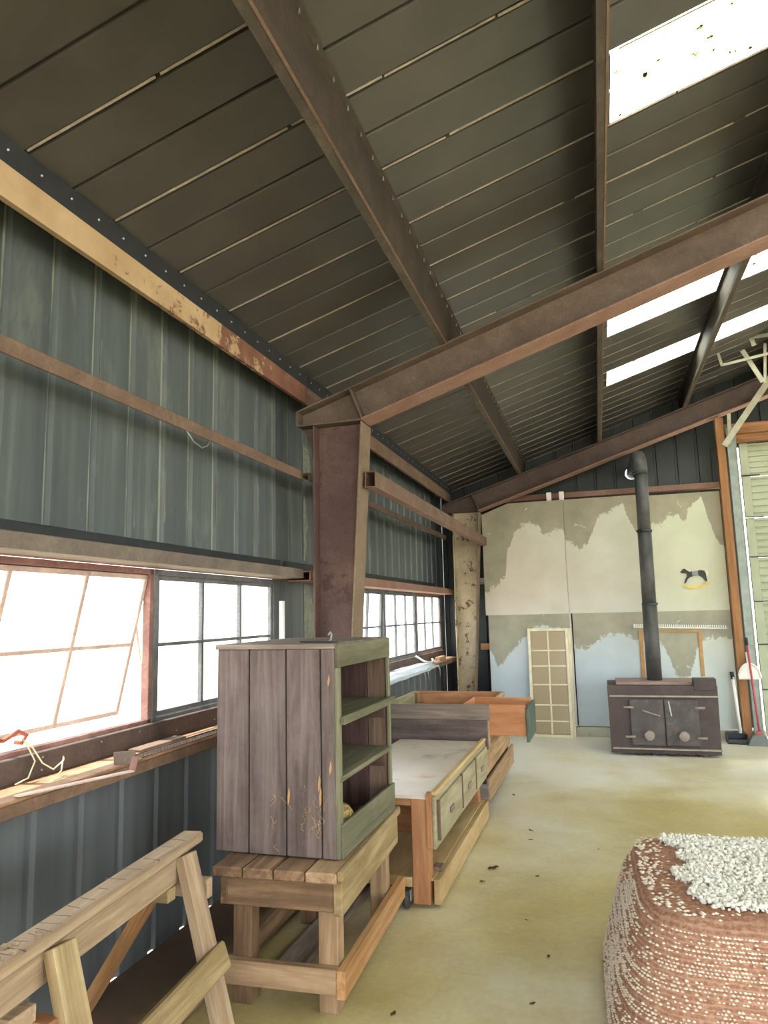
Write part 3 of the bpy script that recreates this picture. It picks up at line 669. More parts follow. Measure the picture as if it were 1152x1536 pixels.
# front (opening) frame, olive
box('front_rail', (X1-.004, Y0+.012, 1.285), (X1+.014, Y1, ZC-.004), M_green, o)
box('front_stile', (X1-.004, Y0+.004, ZA+.002), (X1+.012, Y0+.05, 1.285), M_green, o); box('front_stile', (X1-.004, Y1-.03, ZA+.002), (X1+.012, Y1, 1.285), M_green, o)
box('front_rail', (X1+.004, Y0+.02, ZA+.002), (X1+.022, Y1+.004, .665), M_green, o)
for z in (1.06, .825):
    box('shelf', (X0+.022, Y0+.022, z), (X1+.016, Y1-.022, z+.022), M_green, o)
    box('shelf_cleat', (X0+.03, Y1-.04, z-.075), (X1-.01, Y1-.022, z), M_dwood_in, o); box('shelf_cleat', (X0+.03, Y0+.022, z-.06), (X1-.01, Y0+.04, z), M_dwood_in, o)
box('shelf_lip', (X1+.012, Y0+.03, 1.052), (X1+.032, Y1+.006, 1.088), M_green, o)
for (x, z, l) in ((.975, .86, .035), (.925, .79, .05), (.93, .735, .06), (.79, .735, .05), (.972, 1.21, .03)):
    prism('paint_chip', [(x, Y0-.0005, z), (x+.006, Y0-.0005, z+.012), (x+.009, Y0-.0005, z+l), (x+.004, Y0-.0005, z+l+.02), (x-.002, Y0-.0005, z+l*.6)], (0, -.0012, 0), M_tape, o)
bm = bmesh.new()
for i in range(26):
    x, z = random.gauss(.90, .03) if i < 18 else random.gauss(.72, .03), random.gauss(.69, .05); p = [(x, Y0-.001, z)]
    for j in range(4):
        x += random.uniform(-.014, .014); z -= random.uniform(.003, .018); p.append((x, Y0-.001, z))
    tube_bm(bm, p, random.uniform(.0008, .002), 4)
link('scratches', mesh_of(bm, 'scratches'), M_pine, o, kind='stuff', label='pale scribbled scratches')
# things in and on it
def ball(name, c, r, label, cat, mat, group=None):
    bm = bmesh.new(); bmesh.ops.create_uvsphere(bm, u_segments=20, v_segments=12, radius=r*.94, matrix=Matrix.Translation(c))
    for i in range(16):
        R = Euler((random.uniform(-.5, .5), random.uniform(0, 3.1), random.uniform(-.6, .6))).to_matrix()
        off = random.uniform(-.5, .5)*r; rr = math.sqrt(r*r-off*off)*.98
        tube_bm(bm, [Vector(c)+R @ Vector((rr*math.cos(a), rr*math.sin(a), off)) for a in [2*math.pi*j/18 for j in range(19)]], r*.075, 5, False)
    q = link(name, mesh_of(bm, name), mat, smooth=True); tag(q, label, cat, group)
ball('twine_ball', (.93, 2.98, .555+.078), .078, 'round ball of tan twine in the bottom of the plank cabinet', 'twine', M_twine)
ball('cord_coil', (.90, 3.13, .555+.04), .04, 'small coil of cord beside the ball of twine', 'twine', M_strap)
o = tube('wire_hook', [(.89, 3.02, ZC+.002), (.89, 3.05, ZC+.006), (.89, 3.06, ZC+.03), (.89, 3.04, ZC+.04), (.89, 3.02, ZC+.028)], .004, M_zinc); tag(o, 'small bent wire hook lying on top of the plank cabinet', 'hook')
o = board('metal_strip', (.80, 2.93, ZC+.004), (.985, 2.86, ZC+.004), .03, .006, (0, 1, 0), M_dark); tag(o, 'dark flat metal strip lying on top of the plank cabinet', 'strip')
o = tube('plastic_pipe', [(.10, 4.22, .932), (.10, 4.22, 1.60)], .018, M_white, n=14); tag(o, 'white plastic pipe standing on the sill behind the plank cabinet', 'pipe')

# ---- wheeled work table with drawers
o = thing('work_table', 'reddish wheeled work table with pale stained top and three olive drawers', 'table', (.7, 4.5, 0))
TX0, TX1, TY0, TY1 = .53, 1.15, 3.77, 5.38
box('tabletop', (TX0, TY0, .535), (TX1, TY1, .557), M_top, o); box('apron', (TX0+.086, TY0, .50), (1.044, TY0+.022, .534), M_red, o)
box('apron', (TX0, TY0+.35, .26), (TX1-.12, TY0+.37, .50), M_red, o); box('apron', (TX0, TY1-.03, .32), (TX1-.01, TY1, .53), M_red, o)
for (a, b, c, d) in ((1.045, 1.135, TY0, TY0+.085), (1.06, 1.135, TY1-.10, TY1-.02), (TX0, TX0+.085, TY0, TY0+.085), (TX0, TX0+.085, TY1-.10, TY1-.02)):
    box('leg', (a, c, .02), (b, d, .535), M_red, o)
box('lower_shelf', (TX0, TY0+.03, .125), (TX1, TY1, .143), M_shelf, o); box('shelf_edge', (TX0, TY0+.005, .098), (1.04, TY0+.03, .146), M_shelf, o)
box('shelf_edge', (TX1, TY0+.02, .018), (TX1+.035, TY1+.02, .140), M_shelf, o)
board('block', (1.145, TY0+.13, .154), (1.145, TY0+.20, .154), .05, .022, (1, 0, 0), M_brownb, o)
box('drawer_case', (1.13, TY0-.02, .30), (1.16, TY0+.02, .575), M_red, o)
box('front_edge', (1.15, TY0, .556), (1.182, TY1+.03, .578), M_shelf, o, bev=.004)
ys = [TY0+.03, TY0+.66, TY0+1.14, TY1+.02]
box('front_frame', (1.16, TY0-.01, .295), (1.178, TY1+.03, .556), M_olive, o)
for i in range(3):
    d = box('drawer', (1.178, ys[i]+.02, .325), (1.194, ys[i+1]-.03, .525), M_olive, o)
    yc = (ys[i]+ys[i+1])/2-.03
    box('drawer_pull', (1.194, yc-.045, .405), (1.204, yc+.045, .435), M_grey, d, bev=.004); box('drawer_edge', (1.178, ys[i]-.002, .33), (1.196, ys[i]+.007, .53), M_brownb, d)
for (x, y) in ((1.015, TY0-.01), (1.04, TY1-.12), (TX0+.05, TY0+.06), (TX0+.05, TY1-.12)):
    c = lathe('castor', [(.02, -.014), (.042, -.013), (.045, 0), (.042, .013), (.02, .014)], Matrix.Translation((x, y, .0455)) @ Matrix.Rotation(math.pi/2, 4, 'Y') @ Matrix.Rotation(0, 4, 'X'), M_rubber, o, 18)
    prism('castor_fork', [(x+.018, y-.012, .04), (x+.018, y+.014, .04), (x+.018, y+.03, .094), (x+.018, y-.02, .094)], (.005, 0, 0), M_zinc, c)

# ---- box-topped bin and slatted crate behind it
bin_ = o = thing('tray_box', 'open grey-brown box of rough boards standing on the slatted crate', 'box', (.8, 5.85, .46))
BX0, BX1, BY0, BY1, BZ = .40, 1.205, 5.42, 6.34, .812
box('front_board', (BX0, BY0, .70), (BX1+.012, BY0+.024, BZ), M_grey, o); box('front_board', (BX0, BY0+.012, .49), (BX1-.01, BY0+.034, .70), M_dwood, o)
box('back_board', (BX0, BY1-.022, .49), (BX1, BY1, BZ), M_red, o); box('side_board', (BX0, BY0+.034, .49), (BX0+.022, BY1-.022, BZ), M_olive, o)
box('side_board', (BX1-.022, BY0+.034, .49), (BX1, 5.49, BZ), M_pine, o); box('side_board', (BX1-.022, 5.99, .49), (BX1, BY1-.022, BZ), M_pine, o); box('side_board', (BX1-.022, 5.49, .49), (BX1, 5.99, .572), M_pine, o); box('bottom_board', (BX0+.022, BY0+.034, .49), (BX1-.022, BY1-.022, .51), M_brownb, o)
for a in ((BX0+.024, BY1-.06), (BX1-.06, BY1-.06)): box('corner_post', (a[0], a[1], .51), (a[0]+.035, a[1]+.035, BZ-.006), M_pine, o)
o = thing('slatted_crate', 'wheeled slatted wooden crate beneath the open grey-brown box', 'crate', (.8, 6.2, 0))
CX0, CX1, CY0, CY1 = .38, 1.15, 5.56, 6.98
for (za, zb_, off, m) in ((.265, .488, 0, M_crate), (.085, .25, .022, M_crate)):
    box('slat', (CX1-.02+off, CY0, za), (CX1+off, CY1+off*3, zb_), m, o); box('slat', (CX0-off, CY0, za), (CX0+.02-off, CY1, zb_), m, o)
    box('slat', (CX0, CY0, za), (CX1-.09, CY0+.02, zb_), M_dwood_in, o); box('slat', (CX0, CY1-.02, za), (CX1-.02, CY1, zb_), m, o)
box('corner_post', (CX1-.085, CY0-.02, .34), (CX1+.0, CY0+.03, .488), M_grey, o); box('corner_post', (CX1-.055, CY0-.005, .20), (CX1+.0, CY0+.03, .34), M_dark, o)
box('corner_post', (CX1-.09, CY0-.03, .105), (CX1+.02, CY0+.04, .215), M_grey, o)
for i in range(4): box('floor_slat', (CX0+.02, CY0+.03+i*.35, .09), (CX1-.02, CY0+.33+i*.35, .11), M_brownb, o)
for (x, y) in ((CX1-.06, CY0+.02), (CX1-.06, CY1-.12), (CX0+.06, CY0+.02), (CX0+.06, CY1-.12)):
    c = lathe('castor', [(.02, -.014), (.04, -.013), (.042, 0), (.04, .013), (.02, .014)], Matrix.Translation((x, y, .0425)) @ Matrix.Rotation(math.pi/2, 4, 'Y'), M_rubber, o, 18)
    box('castor_fork', (x+.016, y-.02, .04), (x+.022, y+.02, .09), M_zinc, c)
# orange drawer pulled out of the box's end
d = thing('drawer', 'orange plywood drawer pulled out, dark green front', None); d.parent = bin_; d.matrix_basis = wm(bin_).inverted()
DX0, DX1, DY0, DY1, D0, D1 = 1.0, 1.475, 5.50, 5.98, .580, .806
box('side_panel', (DX0, DY0, D0), (DX1, DY0+.014, D1), M_orange, d); box('side_panel', (DX0, DY1-.014, D0), (DX1, DY1, D1), M_orange, d)
box('back_panel', (DX0, DY0+.014, D0), (DX0+.014, DY1-.014, D1), M_orange, d); box('bottom_panel', (DX0+.014, DY0+.014, D0), (DX1, DY1-.014, D0+.01), M_orange, d)
box('front_panel', (DX1, DY0-.02, D0-.04), (DX1+.022, DY1+.02, D1-.02), M_bottle, d)

# ---- wood stove
o = thing('wood_stove', 'wide dark iron double-door wood stove standing on the concrete floor', 'stove', (2.59, 8.4, 0))
SX0, SX1, SY0, SY1 = 2.06, 3.11, 8.0, 8.62
prism('body', [(SX0, SY0+.03, .05), (SX1-.005, SY0+.03, .05), (SX1+.008, SY0+.03, .60), (SX0, SY0+.03, .60)], (0, SY1-SY0-.03, 0), M_stove, o)
prism('front_plate', [(SX0, SY0+.008, .022), (SX1, SY0+.008, .022), (SX1+.012, SY0+.008, .70), (SX0-.003, SY0+.008, .70)], (0, .022, 0), M_stove, o)
prism('body', [(SX0, SY0+.03, .60), (SX1, SY0+.03, .60), (SX1, SY0+.16, .715), (SX0, SY0+.16, .715)], (0, 0, .01), M_stove, o)
box('body', (SX0, SY0+.05, .60), (SX1, SY1, .70), M_stove, o)
box('top_plate', (SX0+.09, SY0+.10, .70), (SX1-.03, SY1-.05, .73), M_hearth, o)
box('front_ledge', (SX0+.012, SY0-.03, .588), (SX1+.01, SY0+.01, .604), M_brass, o); box('front_ledge', (SX0+.015, SY0-.04, .066), (SX1+.006, SY0+.01, .082), M_brass, o)
box('control_box', (2.90, SY0-.006, .655), (3.115, SY0+.12, .775), M_stove, o, bev=.006)
for i, (a, b) in enumerate(((2.268, 2.594), (2.604, 2.925))):
    d = box('door', (a, SY0-.018, .105), (b, SY0+.006, .565), M_stoved, o, bev=.006)
    kx = (2.44, 2.768)[i]
    lathe('knob', [(.018, 0), (.018, .03), (.048, .035), (.052, .05), (.046, .066), (.02, .072)], Matrix.Translation((kx, SY0-.016, .21)) @ Matrix.Rotation(math.pi/2, 4, 'X'), M_knob, d, 24)
    for z in (.19, .485):
        hx = a-.01 if i == 0 else b+.01; tube('hinge', [(hx-.05, SY0-.03, z), (hx+.05, SY0-.03, z)], .012, M_knob, d, 10)
    if i == 0: board('latch', (2.385, SY0-.032, .455), (2.56, SY0-.035, .40), .014, .012, (0, 0, 1), M_knob, d); 
    else: board('latch', (2.645, SY0-.032, .55), (2.665, SY0-.035, .40), .014, .012, (1, 0, 0), M_zinc, d)
for x in (2.32, 2.46, 2.62, 2.80, 2.9): box('foot', (x, SY0+.04, 0), (x+.05, SY1-.05, .055), M_dark, o)
o = thing('stovepipe', 'tall black stovepipe rising from the wood stove to an elbow at the gable', 'stovepipe', (2.56, 8.32, .73))
tube('pipe_section', [(2.55, 8.32, .731), (2.555, 8.32, 1.55)], .078, M_pipe, o, 20); tube('pipe_section', [(2.555, 8.32, 1.53), (2.562, 8.32, 2.35)], .074, M_pipe, o, 20)
tube('pipe_section', [(2.562, 8.32, 2.33), (2.57, 8.32, 3.0)], .070, M_pipe, o, 20)
tube('elbow', [(2.57, 8.32, 2.98), (2.571, 8.32, 3.06), (2.568, 8.35, 3.14), (2.562, 8.42, 3.20), (2.55, 8.5, 3.215)], .073, M_pipe, o, 20)
tube('flue_run', [(2.55, 8.48, 3.215), (2.535, 9.75, 3.225)], .07, M_pipe, o, 20)
for z in (1.54, 2.34, 2.99): lathe('collar', [(.080, -.012), (.084, -.006), (.084, .006), (.080, .012)], Matrix.Translation((2.56, 8.32, z)), M_dark, o)

# ---- leaning window frames
def leaner(x0, x1, dy, label, rows, cream, group=None):
    o = thing('glazed_frame', label, 'window frame', (x0, 8.95-dy, 0))
    y = 8.93-dy; th = math.radians(-5); H = 1.285
    R = Matrix.Translation((0, y, 0)) @ Matrix.Rotation(th, 4, 'X') @ Matrix.Translation((0, -y, 0))
    R = R
    f = .035
    for lo, hi in (((x0, y, 0), (x0+f, y+.03, H)), ((x1-f, y, 0), (x1, y+.03, H)), ((x0+f, y, H-f), (x1-f, y+.03, H)), ((x0+f, y, 0), (x1-f, y+.03, f))): box('frame_rail', lo, hi, cream, o, rot=R)
    zz = [f]+[H*r for r in rows]+[H-f]; xm = (x0+x1)/2
    box('muntin', (xm-.01, y+.004, f), (xm+.01, y+.022, H-f), cream, o, rot=R)
    for z in zz[1:-1]: box('muntin', (x0+f, y+.004, z-.009), (x1-f, y+.022, z+.009), cream, o, rot=R)
    for a, b in zip(zz, zz[1:]):
        for u, v in ((x0+f, xm), (xm, x1-f)): box('pane', (u+.006, y+.012, a+.006), (v-.006, y+.015, b-.006), M_screen, o, rot=R, bev=0)
leaner(1.155, 1.64, 0.0, 'cream many-paned window frame leaning against the lining boards', (.145, .29, .475, .645, .79), M_cframe)
o = thing('spare_frame', 'second thin cream frame leaning just behind the many-paned frame', 'window frame', (1.45, 9.0, 0))
for lo, hi in (((1.19, 8.975, 0), (1.225, 8.995, 1.28)), ((1.635, 8.975, 0), (1.67, 8.995, 1.28)), ((1.225, 8.975, 1.245), (1.635, 8.995, 1.28))): box('frame_rail', lo, hi, M_cframe, o, rot=Matrix.Translation((0, 8.975, 0)) @ Matrix.Rotation(math.radians(-4.5), 4, 'X') @ Matrix.Translation((0, -8.975, 0)))

# ---- on the lining boards
o = thing('rocking_horse_cutout', 'flat black rocking horse on a yellow rocker fixed to the wall', 'wall decoration', (3.12, 9.09, 1.73))
Hh = [(2.969, 1.907), (3.009, 1.947), (3.04, 1.940), (3.062, 1.93), (3.098, 1.91), (3.14, 1.912), (3.19, 1.924), (3.231, 1.916), (3.247, 1.883), (3.25, 1.84), (3.257, 1.791), (3.24, 1.788), (3.206, 1.835), (3.17, 1.86), (3.112, 1.855), (3.08, 1.845), (3.048, 1.825), (3.022, 1.775), (3.004, 1.775), (3.02, 1.82), (3.044, 1.858), (3.041, 1.888), (2.993, 1.893)]
prism('horse', [(x, 9.088, z) for x, z in Hh], (0, .012, 0), M_horse, o)
prism('saddle', [(x, 9.084, z) for x, z in ((3.095, 1.913), (3.16, 1.917), (3.165, 1.862), (3.10, 1.858))], (0, .006, 0), M_saddle, o)
prism('mane', [(x, 9.084, z) for x, z in ((3.012, 1.952), (3.05, 1.945), (3.09, 1.912), (3.075, 1.905), (3.04, 1.93))], (0, .006, 0), M_mane, o)
prism('tail', [(x, 9.086, z) for x, z in ((3.243, 1.915), (3.268, 1.912), (3.272, 1.87), (3.255, 1.85))], (0, .008, 0), M_mane, o)
arc = [(3.135+.16*math.sin(a)*1.0, 1.86-.145*math.cos(a)) for a in [math.radians(d) for d in range(-65, 72, 9)]]
prism('rocker', [(x, 9.086, z) for x, z in [(2.985, 1.755), (3.04, 1.738), (3.12, 1.733), (3.2, 1.748), (3.26, 1.776), (3.293, 1.772), (3.22, 1.728), (3.12, 1.708), (3.04, 1.712), (2.985, 1.732)]], (0, .012, 0), M_yellow, o)
o = thing('peg_rail', 'white toothed plastic rail fixed across the lining boards behind the stovepipe', 'rail', (2.9, 9.09, 1.26))
board('strip', (2.40, 9.085, 1.275), (3.415, 9.085, 1.242), .014, .012, (0, 0, 1), M_white, o)
for i in range(44):
    u = i/43; x = 2.41+u*.995; z = 1.29-.033*u; box('tooth', (x-.0065, 9.078, z-.006), (x+.0065, 9.09, z+.022), M_white, o, bev=.001)
o = thing('tape_outline', 'orange-brown strips outlining a doorway shape below the white toothed rail', 'trim strip', (2.8, 9.1, .9))
box('strip', (2.455, 9.094, .60), (2.50, 9.1, 1.235), M_tape, o); box('strip', (3.105, 9.094, .70), (3.145, 9.1, 1.235), M_tape, o); box('strip', (2.455, 9.092, 1.205), (3.145, 9.098, 1.235), M_tape, o)
# ---- broom and dustpans
o = thing('broom', 'dark angled broom with red handle leaning on the door post', 'broom', (3.6, 8.9, 0))
tube('handle', [(3.585, 8.93, 1.07), (3.598, 8.76, .13)], .012, M_pinkp, o, 10); tube('grip', [(3.583, 8.932, 1.14), (3.585, 8.93, 1.06)], .015, M_dark, o, 10)
prism('brush', [(3.47, 8.72, .0), (3.685, 8.72, .0), (3.66, 8.72, .10), (3.60, 8.72, .125), (3.52, 8.72, .11)], (0, .07, 0), M_greyp, o)
prism('socket', [(3.545, 8.735, .105), (3.63, 8.735, .118), (3.62, 8.735, .155), (3.575, 8.735, .15)], (0, .045, 0), M_pinkp, o)
o = thing('lobby_dustpan', 'black upright dustpan with white pole beside the broom', 'dustpan', (3.38, 8.9, 0))
tube('pole', [(3.415, 8.98, .70), (3.435, 8.93, .10)], .019, M_white, o, 12); tube('grip', [(3.411, 8.99, .76), (3.415, 8.98, .68)], .021, M_dark, o, 12)
prism('pan', [(3.285, 8.80, 0), (3.285, 8.98, 0), (3.285, 8.98, .10), (3.285, 8.93, .10), (3.285, 8.80, .02)], (.012, 0, 0), M_black, o); prism('pan', [(3.49, 8.80, 0), (3.49, 8.98, 0), (3.49, 8.98, .10), (3.49, 8.93, .10), (3.49, 8.80, .02)], (.012, 0, 0), M_black, o)
box('pan', (3.285, 8.80, 0), (3.50, 8.98, .012), M_black, o); box('pan', (3.285, 8.968, 0), (3.50, 8.98, .11), M_black, o); box('pan', (3.285, 8.92, .09), (3.50, 8.98, .105), M_black, o); box('pan', (3.285, 8.80, 0.0), (3.50, 8.812, .05), M_black, o)
o = thing('hand_dustpan', 'white half-round dustpan hanging on the orange door post', 'dustpan', (3.59, 8.94, .75))
c = (3.585, .69)
pts = [(c[0]+.112*math.cos(a), c[1]+.165*math.sin(a)) for a in [math.pi*i/12 for i in range(13)]]
prism('scoop', [(x, 8.945, z) for x, z in pts], (0, .012, 0), M_white, o); 
tube('rim', [(x, 8.94, z) for x, z in pts]+[(pts[0][0], 8.94, pts[0][1])], .011, M_white, o, 8)
board('handle', (3.583, 8.948, .85), (3.578, 8.95, .98), .03, .012, (1, 0, 0), M_white, o)

# ---- on the sills
o = thing('wire_rack', 'rusty comb-like wire rack lying along the near window sill', 'rack', (.17, 3.0, .935))
for dz, dx in ((0, .215), (.022, .215), (0, .15)): tube('wire', [(dx, 2.62, .937+dz), (dx, 3.35, .937+dz)], .0028, M_brown, o, 6)
for i in range(30):
    y = 2.63+i*.0245; tube('tine', [(.15, y, .937), (.213, y, .937), (.216, y, .962)], .0018, M_brown, o, 5)
o = thing('metal_channel', 'pale bent metal strip jutting from the near window sill', 'metal strip', (.22, 2.2, .94))
board('strip', (.19, 1.98, .936), (.30, 2.44, .925), .03, .006, (1, 0, 0), M_sash, o); board('bracket', (.30, 2.44, .925), (.30, 2.46, .975), .03, .006, (1, 0, 0), M_winred, o); board('bracket', (.30, 2.46, .972), (.17, 2.50, .955), .05, .005, (0, 0, 1), M_brown, o)
o = tube('twine_tangle', [(.05, 2.12, .934), (.07, 2.16, .95), (.06, 2.20, 1.0), (.05, 2.17, 1.06), (.045, 2.15, 1.085), (.055, 2.19, 1.05), (.075, 2.22, .99), (.09, 2.26, .96), (.10, 2.30, .985), (.09, 2.31, 1.0), (.10, 2.29, .95), (.13, 2.22, .936), (.16, 2.30, .936)], .003, M_strap, n=6); tag(o, 'tangle of straw-coloured twine on the near window sill', 'twine')
o = box('slate_piece', (.05, 2.75, .931), (.12, 3.1, .943), M_girt); tag(o, 'flat reddish strip lying at the back of the near window sill', 'metal strip')
o = thing('hook_chain', 'orange rusty hook and chain hanging at the open window', 'chain', (-.12, 2.1, 1.08))
bm = bmesh.new()
tube('hook', [(-.06, 1.95, 1.06), (-.06, 2.02, 1.10), (-.05, 2.10, 1.085), (-.05, 2.16, 1.075), (-.04, 2.22, 1.10), (-.03, 2.25, 1.08), (-.04, 2.24, 1.055), (-.06, 2.22, 1.06)], .009, M_chain, o)
for i, y in enumerate((1.96, 1.99, 2.03, 2.07)): tube('wire', [(-.06, y, 1.06), (-.062, y+.006, 1.0), (-.06, y-.004, .965)], .003, M_zinc, o, 5)
# foil sheet and hanging clips on the far sill
o = thing('foil_sheet', 'white crumpled metal sheet lying over the far window sill', 'sheet', (.2, 6.7, .935))
bm = bmesh.new(); g = []
for i in range(15):
    row = []
    y = 5.75+i*.16
    for j, (x, z) in enumerate(((.05, .945), (.12, .938), (.20, .936), (.27, .925), (.31, .905))):
        row.append(bm.verts.new((x+random.uniform(-.006, .006)-(.05*max(0, i-9)/5 if j > 2 else 0), y, z+random.uniform(-.004, .006)))) 
    g.append(row)
for a, b in zip(g, g[1:]):
    for j in range(4): bm.faces.new((a[j], a[j+1], b[j+1], b[j]))
ge = bmesh.ops.solidify(bm, geom=bm.faces[:], thickness=.003)
link('sheet', mesh_of(bm, 'sheet'), M_foil, o)
for y, lab in ((7.15, 'nearer metal clip of the close pair hanging from the white sheet'), (7.3, 'farther metal clip of the close pair hanging from the white sheet'), (7.85, 'lone metal clip hanging at the far corner of the white sheet')):
    q = tube('hanging_clip', [(.285, y, .925), (.30, y+.01, .88), (.295, y+.05, .80)], .007, M_zinc, n=6); tag(q, lab, 'clip', 'clips under the white sheet')
o = tube('bent_wire', [(.06, 7.75, 1.03), (.12, 7.85, .97), (.18, 7.95, .95), (.15, 8.2, .95), (.10, 8.35, .96)], .012, M_foil, n=6); tag(o, 'pale bent wire lying on the far window sill', 'wire')
o = box('wood_offcut', (.10, 8.5, .931), (.16, 8.85, .97), M_pine); tag(o, 'short wood offcut lying on the far window sill', 'offcut')

# ---- dry leaves and debris on the floor
def leaf(x, y, s, lab):
    bm = bmesh.new(); a = random.uniform(0, 6.28)
    pts = [(-1, 0, 0), (-.5, .4, .22), (.1, .45, .1), (.6, .25, .3), (1, 0, .12), (.5, -.35, .25), (-.1, -.45, .05), (-.6, -.3, .2)]
    vs = [bm.verts.new(Matrix.Rotation(a, 3, 'Z') @ Vector(p)*s) for p in pts]; c = bm.verts.new((0, 0, .05*s))
    for i in range(8): bm.faces.new((vs[i], vs[(i+1) % 8], c))
    bmesh.ops.solidify(bm, geom=bm.faces[:], thickness=.002)
    q = link('dry_leaf', mesh_of(bm, 'dry_leaf'), M_leaf, M=Matrix.Translation((x, y, .004))); tag(q, lab, 'leaf', 'dry leaves scattered on the floor')
for x, y, s, lab in ((1.36, 4.42, .04, 'curled brown leaf, biggest on the floor, beside the work table'), (1.33, 4.2, .02, 'tiny leaf scrap on the floor just short of the big curled leaf'), (1.62, 4.35, .016, 'tiny dark scrap alone on the floor out from the work table'),
        (1.5, 5.2, .025, 'dark leaf on the floor off the far end of the work table'), (1.52, 5.0, .018, 'smaller leaf scrap just before the one at the far table end'), (1.27, 6.15, .025, 'dark leaf on the floor against the slatted crate'),
        (1.75, 3.4, .015, 'tiny leaf scrap on the floor between the pouf and the work table'), (1.62, 3.75, .012, 'speck of leaf on open floor level with the table castor'), (1.22, 2.8, .018, 'leaf scrap on the floor by the plank bench front leg'),
        (1.95, 4.9, .014, 'speck of leaf on the floor straight behind the pouf'), (1.72, 3.0, .014, 'leaf speck on the floor beside the pouf')):
    leaf(x, y, s, lab)

# ---- woven pouf
o = thing('woven_pouf', 'large square rust-brown woven pouf with cream dots and shaggy white top', 'pouf', (2.55, 3.12, 0))
PW, PD, PH = .98, 1.02, .475
Mp = Matrix.Translation((2.10+PW/2, 2.60+PD/2, 0)) @ Matrix.Rotation(math.radians(2), 4, 'Z')
def rbox(u, v, r=.10):
    """superellipse outline, u in 0..1 -> point on rounded square, v height 0..1"""
    a = 2*math.pi*u; c, s = math.cos(a), math.sin(a); p = 5.0
    k = (abs(c)**p+abs(s)**p)**(-1/p)
    bulge = 1.24-.26*v**1.15-.05*max(0, .12-v)/.12-.045*max(0, v-.86)/.14
    return Vector((c*k*PW/2*bulge, s*k*PD/2*bulge, v*PH)), Vector((c, s, 0))
bm = bmesh.new(); NU, NV = 160, 26; rings = []
for j in range(NV+1):
    v = j/NV; ring = []
    for i in range(NU):
        p, nrm = rbox(i/NU, v); p += nrm.normalized()*random.uniform(-.004, .004); ring.append(bm.verts.new(p))
    rings.append(ring)
for q, (s, dz) in enumerate(((.97, .012), (.92, .02), (.8, .026), (.6, .03), (.3, .032))):
    rings.append([bm.verts.new((rbox(i/NU, 1)[0].x*s, rbox(i/NU, 1)[0].y*s, PH+dz+random.uniform(-.003, .003))) for i in range(NU)])
for a, b in zip(rings, rings[1:]):
    for i in range(NU): bm.faces.new((a[i], a[(i+1) % NU], b[(i+1) % NU], b[i])).smooth = True
bm.faces.new(rings[-1]); bm.faces.new(rings[0][::-1])
t = NT('woven_rust'); v = t.coord((1, 1, 1), rnd=False); n = t.noise(v, 70, 5, .7); wv = t.add('ShaderNodeTexWave'); wv.bands_direction = 'Z'; wv.inputs['Scale'].default_value = 22; wv.inputs['Distortion'].default_value = 2.5; t.link(v, wv.inputs['Vector'])
c = t.ramp(n, [(.3, '#845a49'), (.5, '#a2775f'), (.7, '#c29c86')]); c = t.mix(t.ramp(wv.outputs['Fac'], [(.5, (0, 0, 0, 1)), (.9, (.4, .4, .4, 1))]), c, lin('#c9a48e'))
M_weave = t.out(c, .95, bump=n, bstr=.6, bdist=.006, spec=.1)
M_yarn = flat('cream_yarn', '#e6d9c8', .95, 0, .1, 40, .3, .1)
M_shag = flat('white_shag', '#efece2', .95, 0, .08, 25, .3, .1)
link('woven_cover', mesh_of(bm, 'woven_cover'), M_weave, o, Mp)
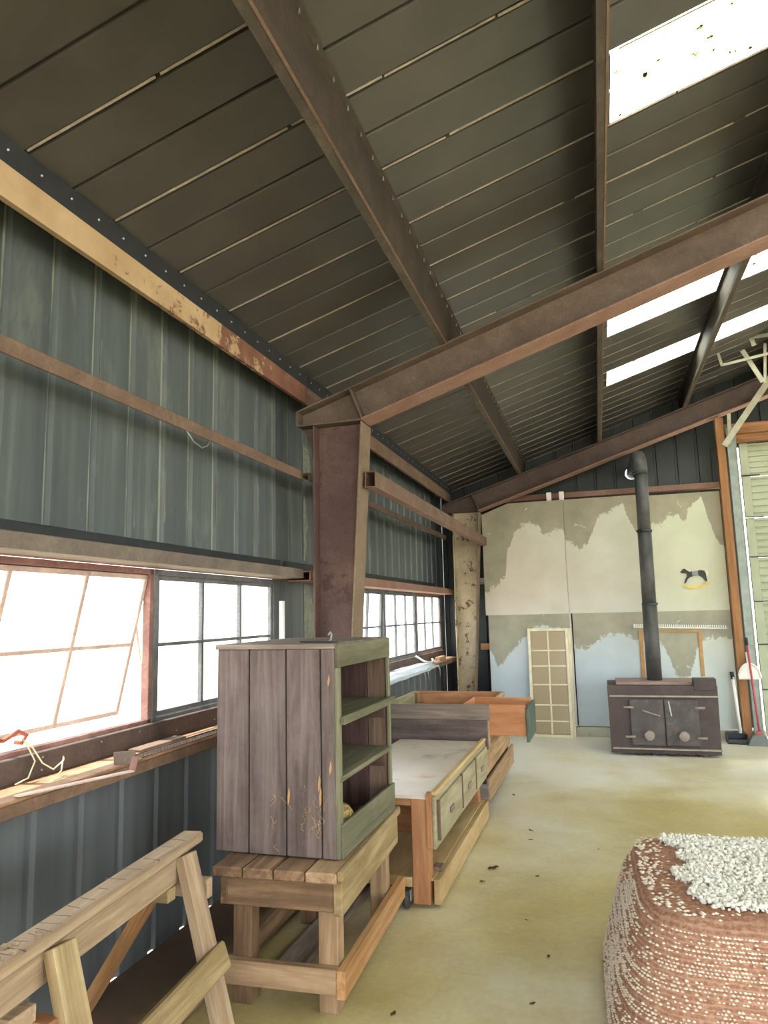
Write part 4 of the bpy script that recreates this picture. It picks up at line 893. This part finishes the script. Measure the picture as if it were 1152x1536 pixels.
# cream stitches: small beads in bands round the sides
def bead(bm, M, pts):
    vs = [bm.verts.new(M @ p) for p in pts]
    for f in ((0, 2, 4), (2, 1, 4), (1, 3, 4), (3, 0, 4), (2, 0, 5), (1, 2, 5), (3, 1, 5), (0, 3, 5)): bm.faces.new([vs[i] for i in f]).smooth = True
OCT = [Vector(p) for p in ((1, 0, 0), (-1, 0, 0), (0, 1, 0), (0, -1, 0), (0, 0, 1), (0, 0, -1))]
bm = bmesh.new(); row = 0; z = .03
while z < .99:
    dens = .78 if (row % 5 in (0, 1, 2)) else .30
    ph = random.random()*10; m = 300
    for i in range(m):
        u = (i+.5*(row % 2)+random.uniform(-.2, .2))/m
        if math.sin(u*40+ph)*.3+random.random() > dens: continue
        p, nrm = rbox(u % 1, z); tang = Vector((-nrm.y, nrm.x, 0)).normalized()
        nn = nrm.normalized(); s = random.uniform(.6, 1.15)
        M3 = Matrix((tang*.0082*s, nn*.007*s, Vector((0, 0, .0045*s)))).transposed().to_4x4(); M3.translation = p+nn*.002
        bead(bm, M3, OCT)
    z += .021+random.uniform(-.002, .002); row += 1
# dots on the brown border of the top
for i in range(3200):
    x, y = random.uniform(-.47, .47)*PW, random.uniform(-.47, .47)*PD
    if (x > -.33*PW and abs(y) < .36*PD) or (abs(x)/(.49*PW))**5+(abs(y)/(.49*PD))**5 > .68: continue
    if random.random() > (.9 if x < -.41*PW else .35 if x < -.33*PW else .3): continue
    s = random.uniform(.6, 1.2); M3 = Matrix.Translation((x, y, PH+.012+.014*min(1, (1-max(abs(x)/.49, abs(y)/.51))/.1))) @ Matrix.Rotation(random.uniform(-.3, .3), 4, 'Z') @ Matrix.Diagonal((.010*s, .005*s, .005*s, 1)); bead(bm, M3, OCT)
link('yarn_stitches', mesh_of(bm, 'yarn_stitches'), M_yarn, o, Mp, kind='stuff', label='cream yarn stitches')
bm = bmesh.new()
for i in range(9000):
    x, y = random.uniform(-.34, .47)*PW, random.uniform(-.37, .37)*PD
    lim = -.30+.035*math.sin(y*14)+.03*math.sin(y*31+1); 
    if x/PW < lim: continue
    edge = min(x/PW-lim, .37-abs(y)/PD)
    s = random.uniform(.6, 1.4)
    R = Euler((random.uniform(-.7, .7), random.uniform(-.7, .7), random.uniform(0, 3.14))).to_matrix().to_4x4()
    M3 = Matrix.Translation((x, y, PH+.030+random.uniform(0, .02))) @ R @ Matrix.Diagonal((.011*s, .007*s, .008*s, 1)); bead(bm, M3, OCT)
link('shag_top', mesh_of(bm, 'shag_top'), M_shag, o, Mp, kind='stuff', label='shaggy white wool top')
